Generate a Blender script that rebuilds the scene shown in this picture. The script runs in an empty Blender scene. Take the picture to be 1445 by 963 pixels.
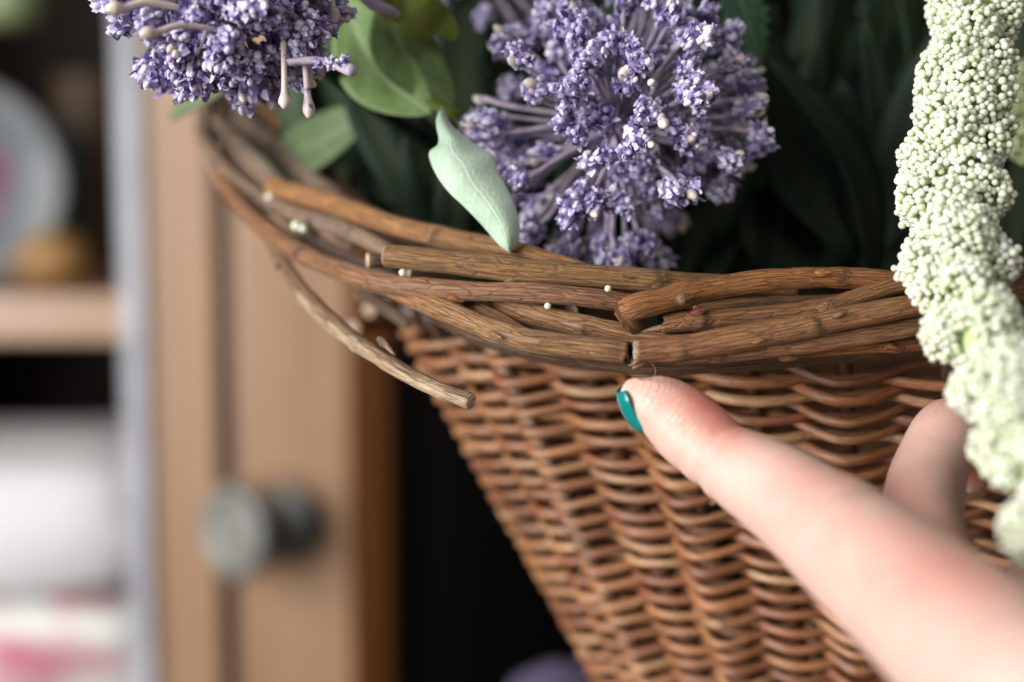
import bpy, math, random
import numpy as np
from mathutils import Vector, Matrix, noise as mnoise

SC = bpy.context.scene
COL = SC.collection
rng = np.random.default_rng(7)
random.seed(7)
PI = math.pi

# ------------------------------------------------------------------ camera
CZ, PITCH, FPX = 0.152, math.radians(6.0), 50.0 / 36.0 * 1445.0
cam_d = bpy.data.cameras.new('camera')
cam = bpy.data.objects.new('camera', cam_d)
COL.objects.link(cam)
cam.location = (0, 0, CZ)
cam.rotation_euler = (PI / 2 - PITCH, 0, 0)
cam_d.lens, cam_d.sensor_width = 50.0, 36.0
cam_d.clip_start, cam_d.clip_end = 0.01, 50.0
cam_d.dof.use_dof = True
cam_d.dof.focus_distance = 0.2465
cam_d.dof.aperture_fstop = 5.5
cam_d.dof.aperture_blades = 0
SC.camera = cam

# ------------------------------------------------------------------ world and lamps (a room lit by a big window on the left)
W = bpy.data.worlds.new('World')
SC.world = W
W.use_nodes = True
W.node_tree.nodes['Background'].inputs[0].default_value = (0.95, 0.96, 1.0, 1)
W.node_tree.nodes['Background'].inputs[1].default_value = 0.10


def area(name, loc, target, sx, sy, power, color):
    d = bpy.data.lights.new(name, 'AREA')
    d.shape, d.size, d.size_y, d.energy, d.color = 'RECTANGLE', sx, sy, power, color
    o = bpy.data.objects.new(name, d)
    COL.objects.link(o)
    o.location = loc
    o.rotation_euler = (Vector(target) - Vector(loc)).to_track_quat('-Z', 'Y').to_euler()
    return o


area('window_lamp', (-0.98, -0.32, 0.36), (0.0, 0.30, 0.12), 1.0, 1.1, 36.5, (1.0, 0.98, 0.955))
area('fill_lamp', (0.25, -0.9, 1.0), (0.0, 0.30, 0.12), 1.2, 1.0, 4.5, (1.0, 0.93, 0.85))  # added warm fill from above and behind the camera, no known source

SC.view_settings.view_transform = 'Standard'
SC.view_settings.look = 'None'
SC.view_settings.gamma = 1.0
SC.view_settings.exposure = 0.0
SC.render.engine = 'CYCLES'
SC.cycles.use_denoising = True
SC.cycles.max_bounces = 6
SC.cycles.sample_clamp_indirect = 4.0

# ------------------------------------------------------------------ helpers
CAM = np.array([0, 0, CZ])
FWD = np.array([0, math.cos(PITCH), -math.sin(PITCH)])
UP = np.array([0, math.sin(PITCH), math.cos(PITCH)])
RT = np.array([1.0, 0, 0])


def P(px, py, d):
    return CAM + d * (FWD + RT * (px - 722.5) / FPX + UP * (481.5 - py) / FPX)


def prop(o, label=None, cat=None, group=None, kind=None):
    if label: o['label'] = label
    if cat: o['category'] = cat
    if group: o['group'] = group
    if kind: o['kind'] = kind
    return o


def thing(name, label, cat, loc=(0, 0, 0), group=None):
    o = bpy.data.objects.new(name, None)
    COL.objects.link(o)
    o.location = loc
    o.empty_display_size = 0.01
    return prop(o, label, cat, group)


def make_mesh(name, V, faces, mats, matidx=None, smooth=True, attrs=None):
    """faces: list of int arrays (M,k)"""
    me = bpy.data.meshes.new(name)
    V = np.asarray(V, dtype=np.float32)
    fl = [np.asarray(f, dtype=np.int32) for f in faces if len(f)]
    me.vertices.add(len(V))
    me.vertices.foreach_set('co', V.ravel())
    loops = np.concatenate([f.ravel() for f in fl])
    tot = np.concatenate([np.full(len(f), f.shape[1], np.int32) for f in fl])
    me.loops.add(len(loops))
    me.loops.foreach_set('vertex_index', loops)
    me.polygons.add(len(tot))
    me.polygons.foreach_set('loop_start', np.concatenate([[0], np.cumsum(tot)[:-1]]).astype(np.int32))
    me.polygons.foreach_set('loop_total', tot)
    if matidx is not None:
        me.polygons.foreach_set('material_index', np.asarray(matidx, np.int32))
    if smooth is True:
        me.polygons.foreach_set('use_smooth', np.ones(len(tot), bool))
    elif smooth is not False:
        me.polygons.foreach_set('use_smooth', np.asarray(smooth, bool))
    me.update(calc_edges=True)
    me.validate()
    for k, a in (attrs or {}).items():
        a = np.asarray(a, np.float32)
        if a.ndim == 1:
            at = me.attributes.new(k, 'FLOAT', 'POINT'); at.data.foreach_set('value', a)
        elif a.shape[1] == 3:
            at = me.attributes.new(k, 'FLOAT_VECTOR', 'POINT'); at.data.foreach_set('vector', a.ravel())
    for m in (mats if isinstance(mats, (list, tuple)) else [mats]):
        me.materials.append(m)
    return me


def add_obj(name, me, parent=None, loc=None, color=None):
    o = bpy.data.objects.new(name, me)
    COL.objects.link(o)
    if parent is not None: o.parent = parent
    if loc is not None: o.location = loc
    if color is not None: o.color = (*color, 1)
    return o


def spline(pts, n_per=12):
    """Catmull-Rom through rows of pts"""
    p = np.asarray(pts, float)
    if len(p) == 2:
        t = np.linspace(0, 1, n_per + 1)[:, None]
        return p[0] * (1 - t) + p[1] * t
    e = np.vstack([2 * p[0] - p[1], p, 2 * p[-1] - p[-2]])
    out = []
    for i in range(len(p) - 1):
        a, b, c, d = e[i:i + 4]
        t = np.linspace(0, 1, n_per, endpoint=False)[:, None]
        out.append(0.5 * (2 * b + (c - a) * t + (2 * a - 5 * b + 4 * c - d) * t ** 2 + (3 * b - a - 3 * c + d) * t ** 3))
    out.append(p[-1:])
    return np.vstack(out)


def resample(c, step):
    d = np.linalg.norm(np.diff(c[:, :3], axis=0), axis=1)
    s = np.concatenate([[0], np.cumsum(d)])
    n = max(3, int(s[-1] / step) + 1)
    t = np.linspace(0, s[-1], n)
    return np.stack([np.interp(t, s, c[:, k]) for k in range(c.shape[1])], 1), t


def frames(c, closed=False):
    T = np.gradient(c, axis=0)
    T /= np.linalg.norm(T, axis=1)[:, None] + 1e-12
    ref = np.array([0, 0, 1.0]) if abs(T[0][2]) < 0.9 else np.array([1.0, 0, 0])
    N = np.zeros_like(T)
    n = ref - T[0] * ref.dot(T[0]); n /= np.linalg.norm(n)
    N[0] = n
    for i in range(1, len(c)):
        n = N[i - 1] - T[i] * N[i - 1].dot(T[i])
        N[i] = n / (np.linalg.norm(n) + 1e-12)
    return T, N, np.cross(T, N)


def smooth_noise(n, k, amp, g=rng):
    m = max(2, int(n / k) + 2)
    v = g.normal(0, amp, m)
    return np.interp(np.linspace(0, m - 1, n), np.arange(m), v)


def jag_profile(ang):
    p = rng.uniform(0, 6.28, 3)
    return .42 * np.sin(ang + p[0]) + .16 * np.sin(3 * ang + p[1]) + .10 * np.sin(6 * ang + p[2]) + rng.normal(0, .05, len(ang))


def tube_mesh(name, ctrl, mats, seg=14, step=0.0012, wob=0.05, nodes=(), start='cut', end='cut', peel=None, origin=(0, 0, 0), lump=0.05, sway=0.0):
    """ctrl rows x,y,z,r. Returns mesh with attribute bark=(cos r, sin r, s), peel. Slot 0 bark, slot 1 end grain."""
    c, s = resample(spline(ctrl), step)
    pos, r = c[:, :3].copy(), c[:, 3].copy()
    n = len(s)
    r *= 1 + smooth_noise(n, 5, wob * 0.6) + smooth_noise(n, 14, wob)
    T, N, B = frames(pos)
    if sway:
        pos += N * smooth_noise(n, 12, sway)[:, None] + B * smooth_noise(n, 12, sway)[:, None]
    ang = np.linspace(0, 2 * PI, seg, endpoint=False)
    ca, sa = np.cos(ang), np.sin(ang)
    R = r[:, None] * (1 + lump * np.stack([smooth_noise(n, 9, 1.0) for _ in range(seg)], 1) * 0.6)
    scar = np.zeros((n, seg))
    for (t0, amp, side) in nodes:            # knots: a collar plus a one sided bump
        ds = s - t0 * s[-1]
        w = np.exp(-(ds / (r.mean() * 0.75)) ** 2)
        w2 = np.where(ds > 0, np.exp(-(ds / (r.mean() * 0.5)) ** 2), np.exp(-(ds / (r.mean() * 1.6)) ** 2))
        R += (w * amp * 0.20 * r.mean())[:, None]
        scar = np.maximum(scar, np.exp(-(np.abs(ds[:, None] + r.mean() * .5 * np.sin(ang + t0 * 40)[None, :]) / (r.mean() * (.07 + .26 * np.clip(np.cos(ang - side), 0, 1)[None, :]))) ** 2) * (.10 + .80 * np.clip(np.cos(ang - side) + .1, 0, 1))[None, :])
        R += (w2 * amp * r.mean())[:, None] * np.clip(np.cos(ang - side), 0, 1)[None, :] ** 3
    S = np.repeat(s[:, None], seg, 1)
    off = np.zeros((n, seg))
    if start in ('jag', 'jagdark'):
        j = jag_profile(ang) * r[0] * (.5 if start == 'jagdark' else 1)
        off[0] += j; off[1] += j * 0.66; off[2] += j * .33
    if end in ('jag', 'jagdark'):
        j = jag_profile(ang) * r[-1] * (.5 if end == 'jagdark' else 1)
        off[-1] += j; off[-2] += j * 0.66; off[-3] += j * .33
    V = pos[:, None, :] + R[:, :, None] * (ca[None, :, None] * N[:, None, :] + sa[None, :, None] * B[:, None, :]) + off[:, :, None] * T[:, None, :]
    bark = np.stack([R * ca[None, :], R * sa[None, :], S], 2)
    V = V.reshape(-1, 3); bark = bark.reshape(-1, 3)
    i = np.arange(n - 1)[:, None] * seg; k = np.arange(seg)[None, :]; k2 = (k + 1) % seg
    quads = np.stack([i + k, i + k2, i + seg + k2, i + seg + k], 2).reshape(-1, 4)
    extra, tris, tmat, esc = [], [], [], []
    base = len(V)
    for which, row, style in ((0, 0, start), (1, n - 1, end)):
        cc = pos[row]
        Td = -T[row] if which == 0 else T[row]
        ring = V[row * seg:(row + 1) * seg]
        if style in ('jag', 'jagdark'):
            inner = cc + (ring - cc) * 0.80 - Td * r[row] * (0.25 if style == 'jag' else 0.08) + rng.normal(0, r[row] * 0.06, (seg, 3)); mid = cc - Td * r[row] * (.5 if style == 'jag' else .2)
        elif style == 'round':
            inner = cc + (ring - cc) * 0.7 + Td * r[row] * 0.45; mid = cc + Td * r[row] * 0.6
        elif style == 'point':
            inner = cc + (ring - cc) * 0.45 + Td * r[row] * 1.2; mid = cc + Td * r[row] * 2.2
        else:
            inner = cc + (ring - cc) * 0.88 + Td * r[row] * 0.10; mid = cc + Td * r[row] * 0.08
        b0 = base + len(extra) * 1
        extra.extend(list(inner)); extra.append(mid); esc += [1.0 if style == 'jagdark' else 0.0] * (seg + 1)
        for q in range(seg):
            a, b = row * seg + q, row * seg + (q + 1) % seg
            c0, d0 = b0 + q, b0 + (q + 1) % seg
            f1 = [(b, a, c0), (b, c0, d0), (d0, c0, b0 + seg)]
            if which: f1 = [t[::-1] for t in f1]
            tris += f1
            m = 0 if style in ('round', 'point', 'jagdark') else 1
            tmat += [m, m, m]
    Vall = np.vstack([V, np.array(extra)]) - np.asarray(origin)
    pe = np.zeros(len(Vall))
    if peel is not None:
        pe[:base] = peel(S.ravel() / s[-1], np.tile(ang, n), (V - np.repeat(pos, seg, 0)) / (np.repeat(r, seg)[:, None]))
    barkx = np.vstack([bark, np.array(extra) * 1.0 - np.asarray(origin)])
    mi = np.concatenate([np.zeros(len(quads), int), tmat])
    return make_mesh(name, Vall, [quads, np.array(tris)], mats, mi, True, {'bark': barkx, 'peel': pe, 'scar': np.concatenate([scar.ravel(), np.array(esc)])})


def lathe_mesh(name, prof, mats, seg=32, axis=2):
    prof = np.asarray(prof, float)
    ang = np.linspace(0, 2 * PI, seg, endpoint=False)
    V = np.stack([prof[:, 0, None] * np.cos(ang), prof[:, 0, None] * np.sin(ang), np.repeat(prof[:, 1, None], seg, 1)], 2).reshape(-1, 3)
    n = len(prof)
    i = np.arange(n - 1)[:, None] * seg; k = np.arange(seg)[None, :]; k2 = (k + 1) % seg
    q = np.stack([i + k, i + k2, i + seg + k2, i + seg + k], 2).reshape(-1, 4)
    return make_mesh(name, V, [q], mats, None, True)


def ico(sub):
    import bmesh
    bm = bmesh.new()
    bmesh.ops.create_icosphere(bm, subdivisions=sub, radius=1.0)
    bm.verts.ensure_lookup_table()
    V = np.array([v.co[:] for v in bm.verts]); F = np.array([[v.index for v in f.verts] for f in bm.faces])
    bm.free()
    return V, F


ICO1, ICO2, ICO3 = ico(1), ico(2), ico(3)

# ------------------------------------------------------------------ materials
class NT:
    def __init__(self, name):
        self.m = bpy.data.materials.new(name)
        self.m.use_nodes = True
        self.t = self.m.node_tree
        self.b = self.t.nodes['Principled BSDF']

    def n(self, typ, **kw):
        nd = self.t.nodes.new(typ)
        for k, v in kw.items():
            if k.startswith('i_'):
                key = k[2:]
                key = int(key) if key.isdigit() else key.replace('_', ' ')
                nd.inputs[key].default_value = v
            else:
                setattr(nd, k, v)
        return nd

    def l(self, a, b): self.t.links.new(a, b)

    def set(self, **kw):
        for k, v in kw.items():
            self.b.inputs[k.replace('_', ' ')].default_value = v

    def ramp(self, fac, stops):
        r = self.n('ShaderNodeValToRGB')
        e = r.color_ramp.elements
        while len(e) < len(stops): e.new(0.5)
        for el, (p, c) in zip(e, stops):
            el.position = p; el.color = (*c, 1) if len(c) == 3 else c
        self.l(fac, r.inputs[0])
        return r.outputs[0]

    def mix(self, fac, a, b, mode='MIX'):
        x = self.n('ShaderNodeMix', data_type='RGBA', blend_type=mode)
        for s, v in ((x.inputs[0], fac), (x.inputs[6], a), (x.inputs[7], b)):
            if hasattr(v, 'is_linked') or isinstance(v, bpy.types.NodeSocket): self.l(v, s)
            else: s.default_value = v if not isinstance(v, tuple) or len(v) == 4 else (*v, 1)
        return x.outputs[2]

    def noise(self, vec, scale, detail=4, rough=0.55, dist=0.0):
        t = self.n('ShaderNodeTexNoise')
        t.inputs['Scale'].default_value = scale; t.inputs['Detail'].default_value = detail
        t.inputs['Roughness'].default_value = rough; t.inputs['Distortion'].default_value = dist
        if vec is not None: self.l(vec, t.inputs['Vector'])
        return t.outputs['Fac']

    def mapping(self, vec, scale, loc=(0, 0, 0)):
        m = self.n('ShaderNodeMapping')
        m.inputs['Scale'].default_value = scale; m.inputs['Location'].default_value = loc
        self.l(vec, m.inputs['Vector'])
        return m.outputs[0]

    def bump(self, h, strength, dist, prev=None):
        b = self.n('ShaderNodeBump')
        b.inputs['Strength'].default_value = strength; b.inputs['Distance'].default_value = dist
        self.l(h, b.inputs['Height'])
        if prev is not None: self.l(prev, b.inputs['Normal'])
        return b.outputs[0]

    def math(self, op, a, b=None):
        x = self.n('ShaderNodeMath', operation=op)
        for i, v in enumerate((a, b)):
            if v is None: continue
            if isinstance(v, (int, float)): x.inputs[i].default_value = v
            else: self.l(v, x.inputs[i])
        return x.outputs[0]


def bark_material(name, rough, coat, bump_s, streak=1.0):
    k = NT(name)
    at = k.n('ShaderNodeAttribute', attribute_name='bark')
    info = k.n('ShaderNodeObjectInfo')
    off = k.n('ShaderNodeVectorMath', operation='ADD')
    sc = k.n('ShaderNodeVectorMath', operation='SCALE')
    cmb = k.n('ShaderNodeCombineXYZ')
    k.l(info.outputs['Random'], cmb.inputs[0]); k.l(info.outputs['Random'], cmb.inputs[2])
    k.l(cmb.outputs[0], sc.inputs[0]); sc.inputs['Scale'].default_value = 3.0
    k.l(at.outputs['Vector'], off.inputs[0]); k.l(sc.outputs[0], off.inputs[1])
    v = off.outputs[0]
    fine = k.noise(k.mapping(v, (4200, 4200, 260)), 1.0, 6, 0.62, 0.25)       # long grain
    mid = k.noise(k.mapping(v, (1500, 1500, 95)), 1.0, 5, 0.6, 0.5)
    blotch = k.noise(k.mapping(v, (420, 420, 120)), 1.0, 3, 0.55)
    speck = k.noise(k.mapping(v, (2600, 2600, 2000)), 1.0, 2, 0.5)
    dark = k.mix(1.0, info.outputs['Color'], (0.26, 0.20, 0.18), 'MULTIPLY')
    lite = k.mix(1.0, info.outputs['Color'], (1.65, 1.62, 1.5), 'MULTIPLY')
    fr = k.ramp(fine, [(0.30, (0, 0, 0)), (0.62, (1, 1, 1))])
    c1 = k.mix(fr, dark, info.outputs['Color'])
    mr = k.ramp(mid, [(0.50, (0, 0, 0)), (0.74, (0.8, 0.8, 0.8))])
    c2 = k.mix(mr, c1, lite)
    br = k.ramp(blotch, [(0.42, (0.55, 0.55, 0.55)), (0.60, (0, 0, 0))])
    grey = k.mix(1.0, info.outputs['Color'], (0.95, 0.88, 0.78), 'MULTIPLY')
    c3 = k.mix(br, c2, grey)
    sr = k.ramp(speck, [(0.66, (0, 0, 0)), (0.74, (0.75, 0.75, 0.75))])
    c4 = k.mix(sr, c3, dark)
    sa = k.n('ShaderNodeAttribute', attribute_name='scar')
    crk = k.n('ShaderNodeTexVoronoi', feature='DISTANCE_TO_EDGE'); crk.inputs['Scale'].default_value = 1.0
    k.l(k.mapping(v, (1500, 1500, 130)), crk.inputs['Vector'])
    cr = k.ramp(crk.outputs['Distance'], [(0.0, (0.8, 0.8, 0.8)), (0.09, (0, 0, 0))])
    c4 = k.mix(k.math('MULTIPLY', cr, k.ramp(blotch, [(0.40, (1, 1, 1)), (0.62, (0.1, 0.1, 0.1))])), c4, dark)
    c4 = k.mix(k.math('MULTIPLY', sa.outputs['Fac'], k.math('ADD', speck, 0.35)), c4, (0.035, 0.02, 0.012))
    pe = k.n('ShaderNodeAttribute', attribute_name='peel')
    pm = k.math('ADD', pe.outputs['Fac'], k.math('MULTIPLY', k.math('SUBTRACT', mid, 0.5), 1.5))
    pr = k.ramp(pm, [(0.44, (0, 0, 0)), (0.56, (1, 1, 1))])
    pale = k.mix(fr, (0.30, 0.19, 0.10), (0.62, 0.46, 0.29))
    k.l(k.mix(pr, c4, pale), k.b.inputs['Base Color'])
    k.set(Roughness=rough, Coat_Weight=coat, Coat_Roughness=0.36, Specular_IOR_Level=0.5)
    h = k.math('ADD', k.math('MULTIPLY', fine, 1.0), k.math('ADD', k.math('MULTIPLY', mid, 1.2), k.math('ADD', k.math('MULTIPLY', pr, -0.35), k.math('MULTIPLY', cr, -0.5))))
    k.l(k.bump(h, bump_s, 0.0007), k.b.inputs['Normal'])
    return k.m


M_BARK = bark_material('bark', 0.56, 0.22, 1.0)
M_WICKER = bark_material('wicker', 0.46, 0.55, 0.45)


def pale_wood():
    k = NT('torn_wood')
    tc = k.n('ShaderNodeTexCoord')
    n1 = k.noise(tc.outputs['Object'], 1800, 4)
    k.l(k.ramp(n1, [(0.35, (0.36, 0.22, 0.12)), (0.65, (0.75, 0.62, 0.46))]), k.b.inputs['Base Color'])
    k.set(Roughness=0.85, Specular_IOR_Level=0.2)
    k.l(k.bump(n1, 0.8, 0.0006), k.b.inputs['Normal'])
    return k.m


M_TORN = pale_wood()


def floret_material():
    k = NT('purple_foam')
    at = k.n('ShaderNodeAttribute', attribute_name='tone')
    tc = k.n('ShaderNodeTexCoord')
    info = k.n('ShaderNodeObjectInfo')
    n1 = k.noise(tc.outputs['Object'], 900, 3)
    f = k.math('ADD', at.outputs['Fac'], k.math('MULTIPLY', k.math('SUBTRACT', n1, 0.5), 0.8))
    f = k.math('ADD', f, k.math('MULTIPLY', k.math('SUBTRACT', info.outputs['Random'], 0.5), 0.25))
    c = k.ramp(f, [(0.0, (0.10, 0.068, 0.19)), (0.28, (0.25, 0.195, 0.43)), (0.55, (0.47, 0.42, 0.645)), (1.0, (0.84, 0.82, 0.90))])
    k.l(c, k.b.inputs['Base Color'])
    k.set(Roughness=0.65, Specular_IOR_Level=0.35)
    return k.m


def bud_material():
    k = NT('cream_bud')
    tc = k.n('ShaderNodeTexCoord')
    info = k.n('ShaderNodeObjectInfo')
    add = k.n('ShaderNodeVectorMath', operation='ADD')
    k.l(tc.outputs['Object'], add.inputs[0]); k.l(info.outputs['Random'], add.inputs[1])
    n1 = k.noise(add.outputs[0], 700, 4)
    n2 = k.noise(add.outputs[0], 260, 2)
    c = k.mix(k.ramp(n2, [(0.4, (0, 0, 0)), (0.62, (1, 1, 1))]), (0.70, 0.61, 0.50), (0.60, 0.51, 0.52))
    c = k.mix(k.ramp(n1, [(0.60, (0, 0, 0)), (0.68, (1, 1, 1))]), c, (0.14, 0.09, 0.26))
    k.l(c, k.b.inputs['Base Color'])
    k.set(Roughness=0.45)
    return k.m


def stalk_material():
    k = NT('lavender_stalk')
    at = k.n('ShaderNodeAttribute', attribute_name='bark')
    n1 = k.noise(k.mapping(at.outputs['Vector'], (700, 700, 260)), 1.0, 4)
    k.l(k.ramp(n1, [(0.36, (0.24, 0.18, 0.36)), (0.5, (0.46, 0.39, 0.48)), (0.7, (0.62, 0.56, 0.58))]), k.b.inputs['Base Color'])
    k.set(Roughness=0.6)
    k.l(k.bump(n1, 0.4, 0.0004), k.b.inputs['Normal'])
    return k.m


M_FLORET, M_BUD, M_STALK = floret_material(), bud_material(), stalk_material()


def simple(name, color, rough=0.6, **kw):
    k = NT(name)
    tc = k.n('ShaderNodeTexCoord')
    n1 = k.noise(tc.outputs['Object'], kw.pop('scale', 300), 4)
    lo = tuple(c * 0.75 for c in color); hi = tuple(min(1, c * 1.2) for c in color)
    k.l(k.ramp(n1, [(0.35, lo), (0.65, hi)]), k.b.inputs['Base Color'])
    b = kw.pop('bump', 0)
    if b: k.l(k.bump(n1, b, 0.0004), k.b.inputs['Normal'])
    k.set(Roughness=rough, **kw)
    return k.m


def bead_material(name, c0, c1):
    k = NT(name)
    at = k.n('ShaderNodeAttribute', attribute_name='tone')
    info = k.n('ShaderNodeObjectInfo')
    f = k.math('ADD', at.outputs['Fac'], info.outputs['Random'])
    f = k.math('FRACT', f)
    k.l(k.mix(f, c0, c1), k.b.inputs['Base Color'])
    k.set(Roughness=0.5, Subsurface_Weight=0.8, Subsurface_Scale=0.0022, Specular_IOR_Level=0.35)
    k.b.inputs['Subsurface Radius'].default_value = (0.8, 1.0, 0.5)
    return k.m


M_BEAD = bead_material('white_bead', (0.60, 0.69, 0.46), (0.72, 0.78, 0.61))
M_BEAD2 = bead_material('green_bead', (0.36, 0.44, 0.20), (0.50, 0.56, 0.32))
M_BEAD3 = bead_material('mint_bead', (0.40, 0.50, 0.45), (0.55, 0.64, 0.58))
M_CORE = simple('amaranth_core', (0.42, 0.52, 0.24), 0.8)


def leaf_material(name, c_lo, c_hi, vein, rough=0.55, fuzz=0.3, sss=0.0):
    k = NT(name)
    tc = k.n('ShaderNodeTexCoord')
    n1 = k.noise(tc.outputs['Object'], 120, 4, 0.6)
    n2 = k.noise(tc.outputs['Object'], 3500, 3, 0.6)
    c = k.ramp(n1, [(0.35, c_lo), (0.65, c_hi)])
    at = k.n('ShaderNodeAttribute', attribute_name='vein')
    c = k.mix(at.outputs['Fac'], c, vein)
    spk = k.ramp(n2, [(0.40, (0.86, 0.86, 0.86)), (0.62, (1.08, 1.08, 1.08))])
    c = k.mix(1.0, c, spk, 'MULTIPLY')
    k.l(c, k.b.inputs['Base Color'])
    k.set(Roughness=rough, Sheen_Weight=fuzz, Specular_IOR_Level=0.3)
    h = k.math('ADD', k.math('MULTIPLY', n2, 0.25), k.math('ADD', n1, k.math('MULTIPLY', at.outputs['Fac'], 0.6)))
    k.l(k.bump(h, 0.5, 0.0004), k.b.inputs['Normal'])
    return k.m


M_LEAF = leaf_material('sage_leaf', (0.16, 0.27, 0.075), (0.23, 0.35, 0.125), (0.34, 0.45, 0.22))
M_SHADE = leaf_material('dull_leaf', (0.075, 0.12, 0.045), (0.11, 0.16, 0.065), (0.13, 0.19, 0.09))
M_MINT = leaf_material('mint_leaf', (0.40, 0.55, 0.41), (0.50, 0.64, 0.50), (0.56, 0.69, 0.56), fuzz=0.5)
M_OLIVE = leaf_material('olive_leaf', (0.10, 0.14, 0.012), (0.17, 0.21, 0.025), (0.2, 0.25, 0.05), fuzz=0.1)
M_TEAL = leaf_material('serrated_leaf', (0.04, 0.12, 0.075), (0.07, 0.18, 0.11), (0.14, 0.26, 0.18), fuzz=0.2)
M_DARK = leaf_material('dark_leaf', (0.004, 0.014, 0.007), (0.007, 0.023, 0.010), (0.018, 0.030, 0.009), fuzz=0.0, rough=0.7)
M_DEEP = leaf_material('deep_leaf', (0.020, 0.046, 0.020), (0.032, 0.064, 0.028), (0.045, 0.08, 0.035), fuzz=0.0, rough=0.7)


def skin_material():
    k = NT('skin')
    tc = k.n('ShaderNodeTexCoord')
    fl = k.n('ShaderNodeAttribute', attribute_name='flush')
    pr = k.n('ShaderNodeAttribute', attribute_name='ridge')
    al = k.n('ShaderNodeAttribute', attribute_name='along')
    n1 = k.noise(tc.outputs['Object'], 90, 4, 0.6)
    n2 = k.noise(tc.outputs['Object'], 420, 3, 0.6)
    base = k.mix(n1, (0.56, 0.345, 0.285), (0.69, 0.475, 0.41))
    f = k.math('ADD', fl.outputs['Fac'], k.math('MULTIPLY', k.math('SUBTRACT', n2, 0.45), 0.5))
    f = k.n('ShaderNodeClamp'); k.l(k.math('ADD', fl.outputs['Fac'], k.math('MULTIPLY', k.math('SUBTRACT', n2, 0.45), 0.5)), f.inputs[0])
    c = k.mix(f.outputs[0], base, (0.60, 0.19, 0.145))
    k.l(c, k.b.inputs['Base Color'])
    k.set(Roughness=0.46, Specular_IOR_Level=0.42, Subsurface_Weight=0.35, Subsurface_Scale=0.0022)
    k.b.inputs['Subsurface Radius'].default_value = (1.0, 0.36, 0.22)
    # papillary ridges on the pad, and criss-cross wrinkles elsewhere
    w = k.n('ShaderNodeTexWave', wave_type='BANDS', bands_direction='X')
    w.inputs['Scale'].default_value = 1.0; w.inputs['Distortion'].default_value = 1.2; w.inputs['Detail'].default_value = 1.0
    sep = k.n('ShaderNodeSeparateXYZ'); k.l(al.outputs['Vector'], sep.inputs[0])
    k.l(k.mapping(al.outputs['Vector'], (640, 60, 60)), w.inputs['Vector'])
    vor = k.n('ShaderNodeTexVoronoi', feature='DISTANCE_TO_EDGE')
    vor.inputs['Scale'].default_value = 1.0
    k.l(k.mapping(al.outputs['Vector'], (1500, 520, 900)), vor.inputs['Vector'])
    ve = k.ramp(vor.outputs['Distance'], [(0.0, (0, 0, 0)), (0.16, (1, 1, 1))])
    wr = k.noise(k.mapping(al.outputs['Vector'], (900, 260, 260)), 1.0, 4, 0.6, 0.8)
    h1 = k.math('MULTIPLY', k.math('MULTIPLY', w.outputs['Fac'], pr.outputs['Fac']), 0.95)
    h2 = k.math('ADD', k.math('MULTIPLY', ve, 0.10), k.math('MULTIPLY', wr, 0.55))
    k.l(k.bump(k.math('ADD', h1, h2), 0.45, 0.0005), k.b.inputs['Normal'])
    return k.m


M_SKIN = skin_material()


def polish():
    k = NT('teal_polish')
    tc = k.n('ShaderNodeTexCoord')
    n1 = k.noise(tc.outputs['Object'], 5000, 2)
    k.l(k.ramp(n1, [(0.4, (0.0, 0.16, 0.155)), (0.7, (0.01, 0.25, 0.235))]), k.b.inputs['Base Color'])
    n2 = k.noise(tc.outputs['Object'], 900, 3)
    k.l(k.bump(n2, 0.25, 0.0003), k.b.inputs['Normal'])
    k.set(Roughness=0.22, Coat_Weight=0.8, Coat_Roughness=0.08)
    return k.m


M_POLISH = polish()


def cabinet_wood(name, lo, hi, rough=0.38, coat=0.35):
    k = NT(name)
    tc = k.n('ShaderNodeTexCoord')
    g = k.noise(k.mapping(tc.outputs['Object'], (60, 60, 4)), 1.0, 6, 0.6, 0.6)
    g2 = k.noise(k.mapping(tc.outputs['Object'], (9, 9, 3)), 1.0, 3)
    c = k.ramp(g, [(0.3, lo), (0.7, hi)])
    c = k.mix(k.ramp(g2, [(0.35, (0.45, 0.45, 0.45)), (0.65, (0, 0, 0))]), c, tuple(x * 0.8 for x in lo))
    k.l(c, k.b.inputs['Base Color'])
    k.l(k.bump(g, 0.15, 0.001), k.b.inputs['Normal'])
    k.set(Roughness=rough, Coat_Weight=coat, Coat_Roughness=0.3)
    return k.m


M_PINE = cabinet_wood('pine', (0.30, 0.170, 0.092), (0.42, 0.255, 0.150), 0.42, 0.8)
M_EDGE = cabinet_wood('stained_edge', (0.44, 0.15, 0.035), (0.56, 0.20, 0.05))
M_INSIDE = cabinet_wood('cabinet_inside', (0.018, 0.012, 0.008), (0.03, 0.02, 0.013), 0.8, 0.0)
M_GROOVE = cabinet_wood('groove', (0.06, 0.03, 0.02), (0.09, 0.045, 0.03), 0.6, 0.0)
M_SHEEN = simple('lilac_sheen', (0.33, 0.335, 0.37), .45, scale=12)  # pale lilac colour stands in for window light on the post's edge
M_WALL = simple('dark_wall', (0.0045, 0.003, 0.003), 0.9, scale=8)
M_FLOOR = simple('dark_floor', (0.05, 0.035, 0.025), 0.7, scale=10)
M_TABLE = cabinet_wood('table_wood', (0.10, 0.055, 0.03), (0.16, 0.09, 0.05))

# ------------------------------------------------------------------ setting
def box_mesh(name, lo, hi, mats, bev=0.0):
    import bmesh
    bm = bmesh.new()
    bmesh.ops.create_cube(bm, size=1.0)
    lo, hi = np.array(lo), np.array(hi)
    for v in bm.verts:
        v.co = Vector((lo + hi) / 2 + np.array(v.co[:]) * (hi - lo))
    if bev: bmesh.ops.bevel(bm, geom=bm.edges[:], offset=bev, segments=2, affect='EDGES', profile=0.5)
    me = bpy.data.meshes.new(name); bm.to_mesh(me); bm.free()
    me.materials.append(mats)
    return me


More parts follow.
